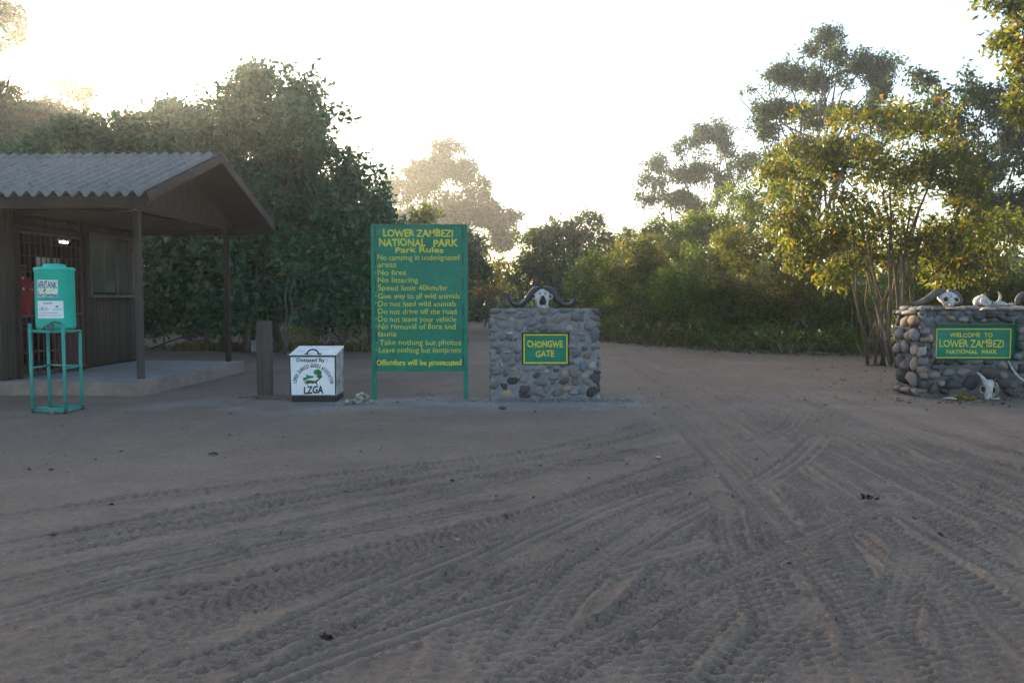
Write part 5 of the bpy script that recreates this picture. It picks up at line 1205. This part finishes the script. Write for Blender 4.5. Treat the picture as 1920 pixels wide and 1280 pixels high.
# added trees placed to block the low sun
tree("hazy_tree", "tall broad tree added as a sun block in the glow behind the left end of the hut", "tree", gbase(60, 55),
     cpx(55, [(75, 262, 100, 60), (-30, 262, 100, 75), (175, 300, 80, 60), (60, 345, 150, 70), (250, 360, 100, 75), (-150, 300, 115, 95), (130, 440, 170, 75), (-80, 440, 140, 85), (60, 222, 50, 32), (130, 232, 40, 28), (0, 210, 54, 34), (-60, 220, 70, 50), (-110, 200, 60, 80)], seed=66, jit=1.5),
     'haze', .30, .55, 36, .7, 8, 65, trunks=1, trad=.36, fork=.4)
for i, (b_, cl_, lb) in enumerate([((-17, 44, 0), [((-17, 44, 8.0), (3.4, 3, 2.2)), ((-14, 44, 7), (3, 3, 2.2)), ((-19, 44, 5), (3.4, 3, 2.4)), ((-14, 44, 4), (3.4, 3, 2.4)), ((-10.5, 44, 6.4), (3, 2.6, 2.2)), ((-10, 44, 3.6), (3, 2.6, 2.4))], "taller added tree blocking sun, hidden beyond the dark trees and hut"), ((-18, 21, 0), [((-18, 21, 6), (3.4, 3, 2.2)), ((-20, 22, 4), (3, 3, 2)), ((-15.5, 20.5, 4.4), (2.4, 2.4, 2)), ((-17, 22, 8), (2.4, 2.4, 1.6))], "big dark tree added for shade left of the hut, past the picture edge"), ((-25, 31, 0), [((-25, 31, 7), (4.5, 4, 3)), ((-22, 32, 5), (3.5, 3, 3)), ((-28, 30, 6), (4, 3, 3)), ((-24, 31, 10), (3, 3, 2))], "tallest added shade tree beyond the hut, past the left picture edge"), ((-11, 33, 0), [((-11, 33, 5), (4, 3, 2.4)), ((-8.5, 33.5, 4), (3, 3, 2.2)), ((-13.5, 33, 5.4), (3, 3, 2.2)), ((-11, 33, 2.4), (4, 3, 2))], "shorter added tree blocking sun, hidden behind the dark trees and rules board")]):
    tree("sun_block_tree", lb, "tree", b_, cl_, 'dark', .2, .5, 55, .5, 8, 60 + i, trunks=1, trad=.22, fork=.4, group="added trees beyond the hut")
# far woodland that closes the view
rng = np.random.default_rng(91); cl = []
for i in range(95):
    a = R(-62 + 124 * i / 94 + rng.uniform(-1, 1)); d = rng.uniform(44, 66); h_ = rng.uniform(1.7, 3.4)
    if abs(math.degrees(a) + 1.2) < 2.6: h_ *= .55
    cl.append((np.array([d * math.sin(a), d * math.cos(a), h_ * .75]), np.array([rng.uniform(2, 3.6), 2.2, h_])))
P, A = crown_points(cl, 3.2, .9, 8, rng, gap=-.9, gk=1.4)
P[:, 2] = np.maximum(P[:, 2], .1)
wd_ = link("woodland", leaf_mesh("woodland", P, A, .62, .55, rng), LM['haze']); wd_["kind"] = "stuff"; tag(wd_, "far wood of low trees fading in the haze", "woodland")
# grass along the foot of the hedge
def grass(name, label, pts, hgt, rng, wid=.012):
    n = len(pts); a = rng.uniform(0, 6.28, n); hh = hgt * rng.uniform(.4, 1.2, n); ln = rng.normal(0, .35, (n, 2)) * hh[:, None]
    sx = np.cos(a) * wid; sy = np.sin(a) * wid; z = np.zeros(n)
    b0_ = np.stack([pts[:, 0] - sx, pts[:, 1] - sy, z - .02], 1); b1_ = np.stack([pts[:, 0] + sx, pts[:, 1] + sy, z - .02], 1)
    md = np.stack([pts[:, 0] + ln[:, 0] * .35 + sx * .7, pts[:, 1] + ln[:, 1] * .35 + sy * .7, hh * .6], 1); tp_ = np.stack([pts[:, 0] + ln[:, 0], pts[:, 1] + ln[:, 1], hh], 1)
    V = np.stack([b0_, b1_, md, tp_], 1).reshape(-1, 3)
    me = np_mesh(name, V, np.arange(4 * n).reshape(n, 4)); at2 = me.attributes.new("rnd", 'FLOAT', 'FACE'); at2.data.foreach_set("value", rng.random(n).astype(np.float32))
    o = link(name, me, LM['grass']); o["kind"] = "stuff"; tag(o, label, "grass"); return o
rng = np.random.default_rng(92)
n = 7000; t = rng.random(n); e0 = np.array([2.9, 26.0]); e1 = np.array([6.0, 20.6]); e2 = np.array([10.5, 19.2])
pt = np.where((t < .45)[:, None], e0 + (e1 - e0) * (t / .45)[:, None], e1 + (e2 - e1) * ((t - .45) / .55)[:, None])
pt = pt + np.stack([rng.normal(0, .12, n), np.abs(rng.normal(0, .9, n)) + .35 * np.sin(t * 40) + .2 * np.sin(t * 97)], 1)
pt = pt[vnoise(pt[:, 0] / .35, pt[:, 1] / .35, 33) > .02]
grass("grass_fringe", "dry grass fringe along the foot of the right hedge", pt, .26, rng, .008)
pt = np.stack([rng.uniform(-9, -1.2, 3500), 20.6 + np.abs(rng.normal(0, .8, 3500))], 1)
grass("grass_fringe", "sparse grass in the shade under the dark trees", pt, .22, rng)
# low scrub under the hedge
n = 11000; t = rng.random(n)
pt = np.where((t < .45)[:, None], e0 + (e1 - e0) * (t / .45)[:, None], e1 + (e2 - e1) * ((t - .45) / .55)[:, None]) + np.stack([rng.normal(0, .2, n), .25 + np.abs(rng.normal(0, 1.1, n))], 1)
nz_ = vnoise(pt[:, 0] / .7, pt[:, 1] / .7, 35); pt = pt[nz_ > -.25]; nz_ = nz_[nz_ > -.25]
P = np.stack([pt[:, 0], pt[:, 1], rng.random(len(pt)) * (.35 + .9 * np.clip(nz_ + .2, 0, 1))], 1)
A = rng.normal(size=(len(P), 3)); A /= np.linalg.norm(A, axis=1)[:, None]
us = link("undergrowth", leaf_mesh("undergrowth", P, A, .10, .45, rng), LM['olive']); us["kind"] = "stuff"; tag(us, "low tangled undergrowth along the foot of the right hedge", "undergrowth")
# leaf litter and pebbles
def litter(name, label, cat, pts, size, rng, lm, flatn=.25):
    n = len(pts); A = rng.normal(size=(n, 3)); A[:, 2] *= flatn; A /= np.linalg.norm(A, axis=1)[:, None]
    P = np.stack([pts[:, 0], pts[:, 1], np.full(n, .006) + rng.random(n) * .012], 1)
    o = link(name, leaf_mesh(name, P, A, size, .45, rng, .3), lm); o["kind"] = "stuff"; tag(o, label, cat); return o
LM['litter'] = leaf_mat("litter_leaves", [(0, (.05, .035, .022)), (.5, (.13, .095, .06)), (1, (.30, .25, .18))], .15, (1, 1, 1), .8, .1)
n = 5200; t = rng.random(n)
pt = np.where((t < .4)[:, None], e0 + (e1 - e0) * (t / .4)[:, None], e1 + (e2 - e1) * ((t - .4) / .6)[:, None]) + np.stack([rng.normal(0, .25, n), rng.normal(-.15, .42, n)], 1)
litter("leaf_litter", "fallen leaves strewn along the hedge foot", "leaves", pt, .085, rng, LM['litter'])
pt = np.concatenate([np.stack([rng.uniform(4.6, 9.5, 420), rng.uniform(9.6, 16.5, 420)], 1), np.stack([rng.uniform(-4, 3, 150), rng.uniform(4, 12, 150)], 1), np.stack([rng.normal(5.9, .9, 160), rng.normal(10.65, .22, 160)], 1)])
litter("leaf_litter", "scattered dry leaves on the open dirt", "leaves", pt, .05, rng, LM['litter'])
def pebbles(name, label, pts, size, rng, mt):
    ico = stone_variants(1, 4, False)[0]; bv = np.array([v.co[:] for v in ico.vertices]); bf = np.array([p.vertices[:] for p in ico.polygons])
    bm = bmesh.new(); bmesh.ops.create_icosphere(bm, subdivisions=1, radius=1); bv = np.array([v.co[:] for v in bm.verts]); bf = np.array([[v.index for v in f.verts] for f in bm.faces]); bm.free()
    n = len(pts); s = size * rng.lognormal(0, .45, n); a = rng.uniform(0, 6.28, n)
    V = bv[None] * (1 + rng.normal(0, .16, (n, len(bv), 1))) * np.stack([s, s * rng.uniform(.6, 1, n), s * .6], 1)[:, None, :]
    x = V[:, :, 0] * np.cos(a)[:, None] - V[:, :, 1] * np.sin(a)[:, None]; y = V[:, :, 0] * np.sin(a)[:, None] + V[:, :, 1] * np.cos(a)[:, None]
    V = np.stack([x + pts[:, 0:1], y + pts[:, 1:2], V[:, :, 2] + .3 * s[:, None]], 2).reshape(-1, 3)
    Fc = (bf[None] + (np.arange(n) * len(bv))[:, None, None]).reshape(-1, 3)
    o = link(name, np_mesh(name, V, Fc), mt); o["kind"] = "stuff"; tag(o, label, "gravel"); return o
pt = np.concatenate([np.stack([rng.normal(.45, .75, 420), rng.normal(10.80, .09, 420)], 1), np.stack([rng.normal(1.4, .3, 150), rng.normal(10.9, .3, 150)], 1)])
pt = pt[(pt[:, 1] < 10.9) | (pt[:, 0] > 1.25)]
pebbles("gravel_spill", "spilled grey gravel along the foot of the gate wall", pt, .011, rng, M['st_g'])
pt = np.concatenate([np.stack([rng.uniform(-8, 8, 420), rng.uniform(3.2, 14, 420)], 1), np.stack([rng.normal(-5.5, .35, 40), rng.normal(9.6, .15, 40)], 1), np.stack([rng.normal(5.7, .6, 120), rng.normal(10.7, .2, 120)], 1)])
pebbles("scattered_grit", "small scattered stones over the open dirt", pt, .009, rng, M['st_t'])
for (u, v, s_, tn, lb) in [(1235, 858, .028, 'l', "lone white pebble in the wheel tracks right of centre"), (942, 766, .06, 'b', "flat grey stone on the ground before the gate wall"), (1700, 677, .11, 'l', "flat pale stone by the foot of the many stemmed tree"), (1640, 684, .10, 'g', "grey stone lying left of the many stemmed tree")]:
    p = gp(u, v); o = link("loose_stone", stone_me(tn, 2), None, None, loc=(p.x, p.y, s_ * .25), scale=(s_, s_ * .8, s_ * .45)); tag(o, lb, "stone")
for (u, v, s_, lb) in [(1630, 935, .055, "dark dung scrap flattened in the right wheel tracks"), (603, 1196, .03, "dark crumpled leaf lying in the lower left tracks"), (400, 852, .035, "dark crumpled leaf on the smooth dirt at left"), (208, 948, .028, "dark scrap of leaf near the left edge of the tracks")]:
    p = gp(u, v); o = leaf_heap("dung_scrap" if s_ > .05 else "dry_leaf", lb, (p.x, p.y, .0), s_ * 1.3, s_ * .6, 14, s_, M['wood_dark'], int(u)); del o["kind"]; o["category"] = "dung" if s_ > .05 else "leaf"

# ---------------------------------------------------------------- haze
hm = MB().box((0, 52.5, 8.6), (286, 206, 19.4)).mesh("haze")
hz = bpy.data.materials.new("haze_air"); hz.use_nodes = True
N = hz.node_tree.nodes; N.remove(N["Principled BSDF"])
pv = N.new("ShaderNodeVolumePrincipled"); pv.inputs["Color"].default_value = (.93, .93, .92, 1); pv.inputs["Density"].default_value = .0018
pv.inputs["Anisotropy"].default_value = .80; pv.inputs["Density Attribute"].default_value = ""; pv.inputs["Temperature Attribute"].default_value = ""; pv.inputs["Color Attribute"].default_value = ""
hz.node_tree.links.new(pv.outputs[0], N["Material Output"].inputs["Volume"])
try: hz.cycles.homogeneous_volume = True
except Exception: pass
ho = link("haze", hm, hz); ho["kind"] = "stuff"
tag(ho, "thin dusty morning haze filling the whole clearing", "haze")
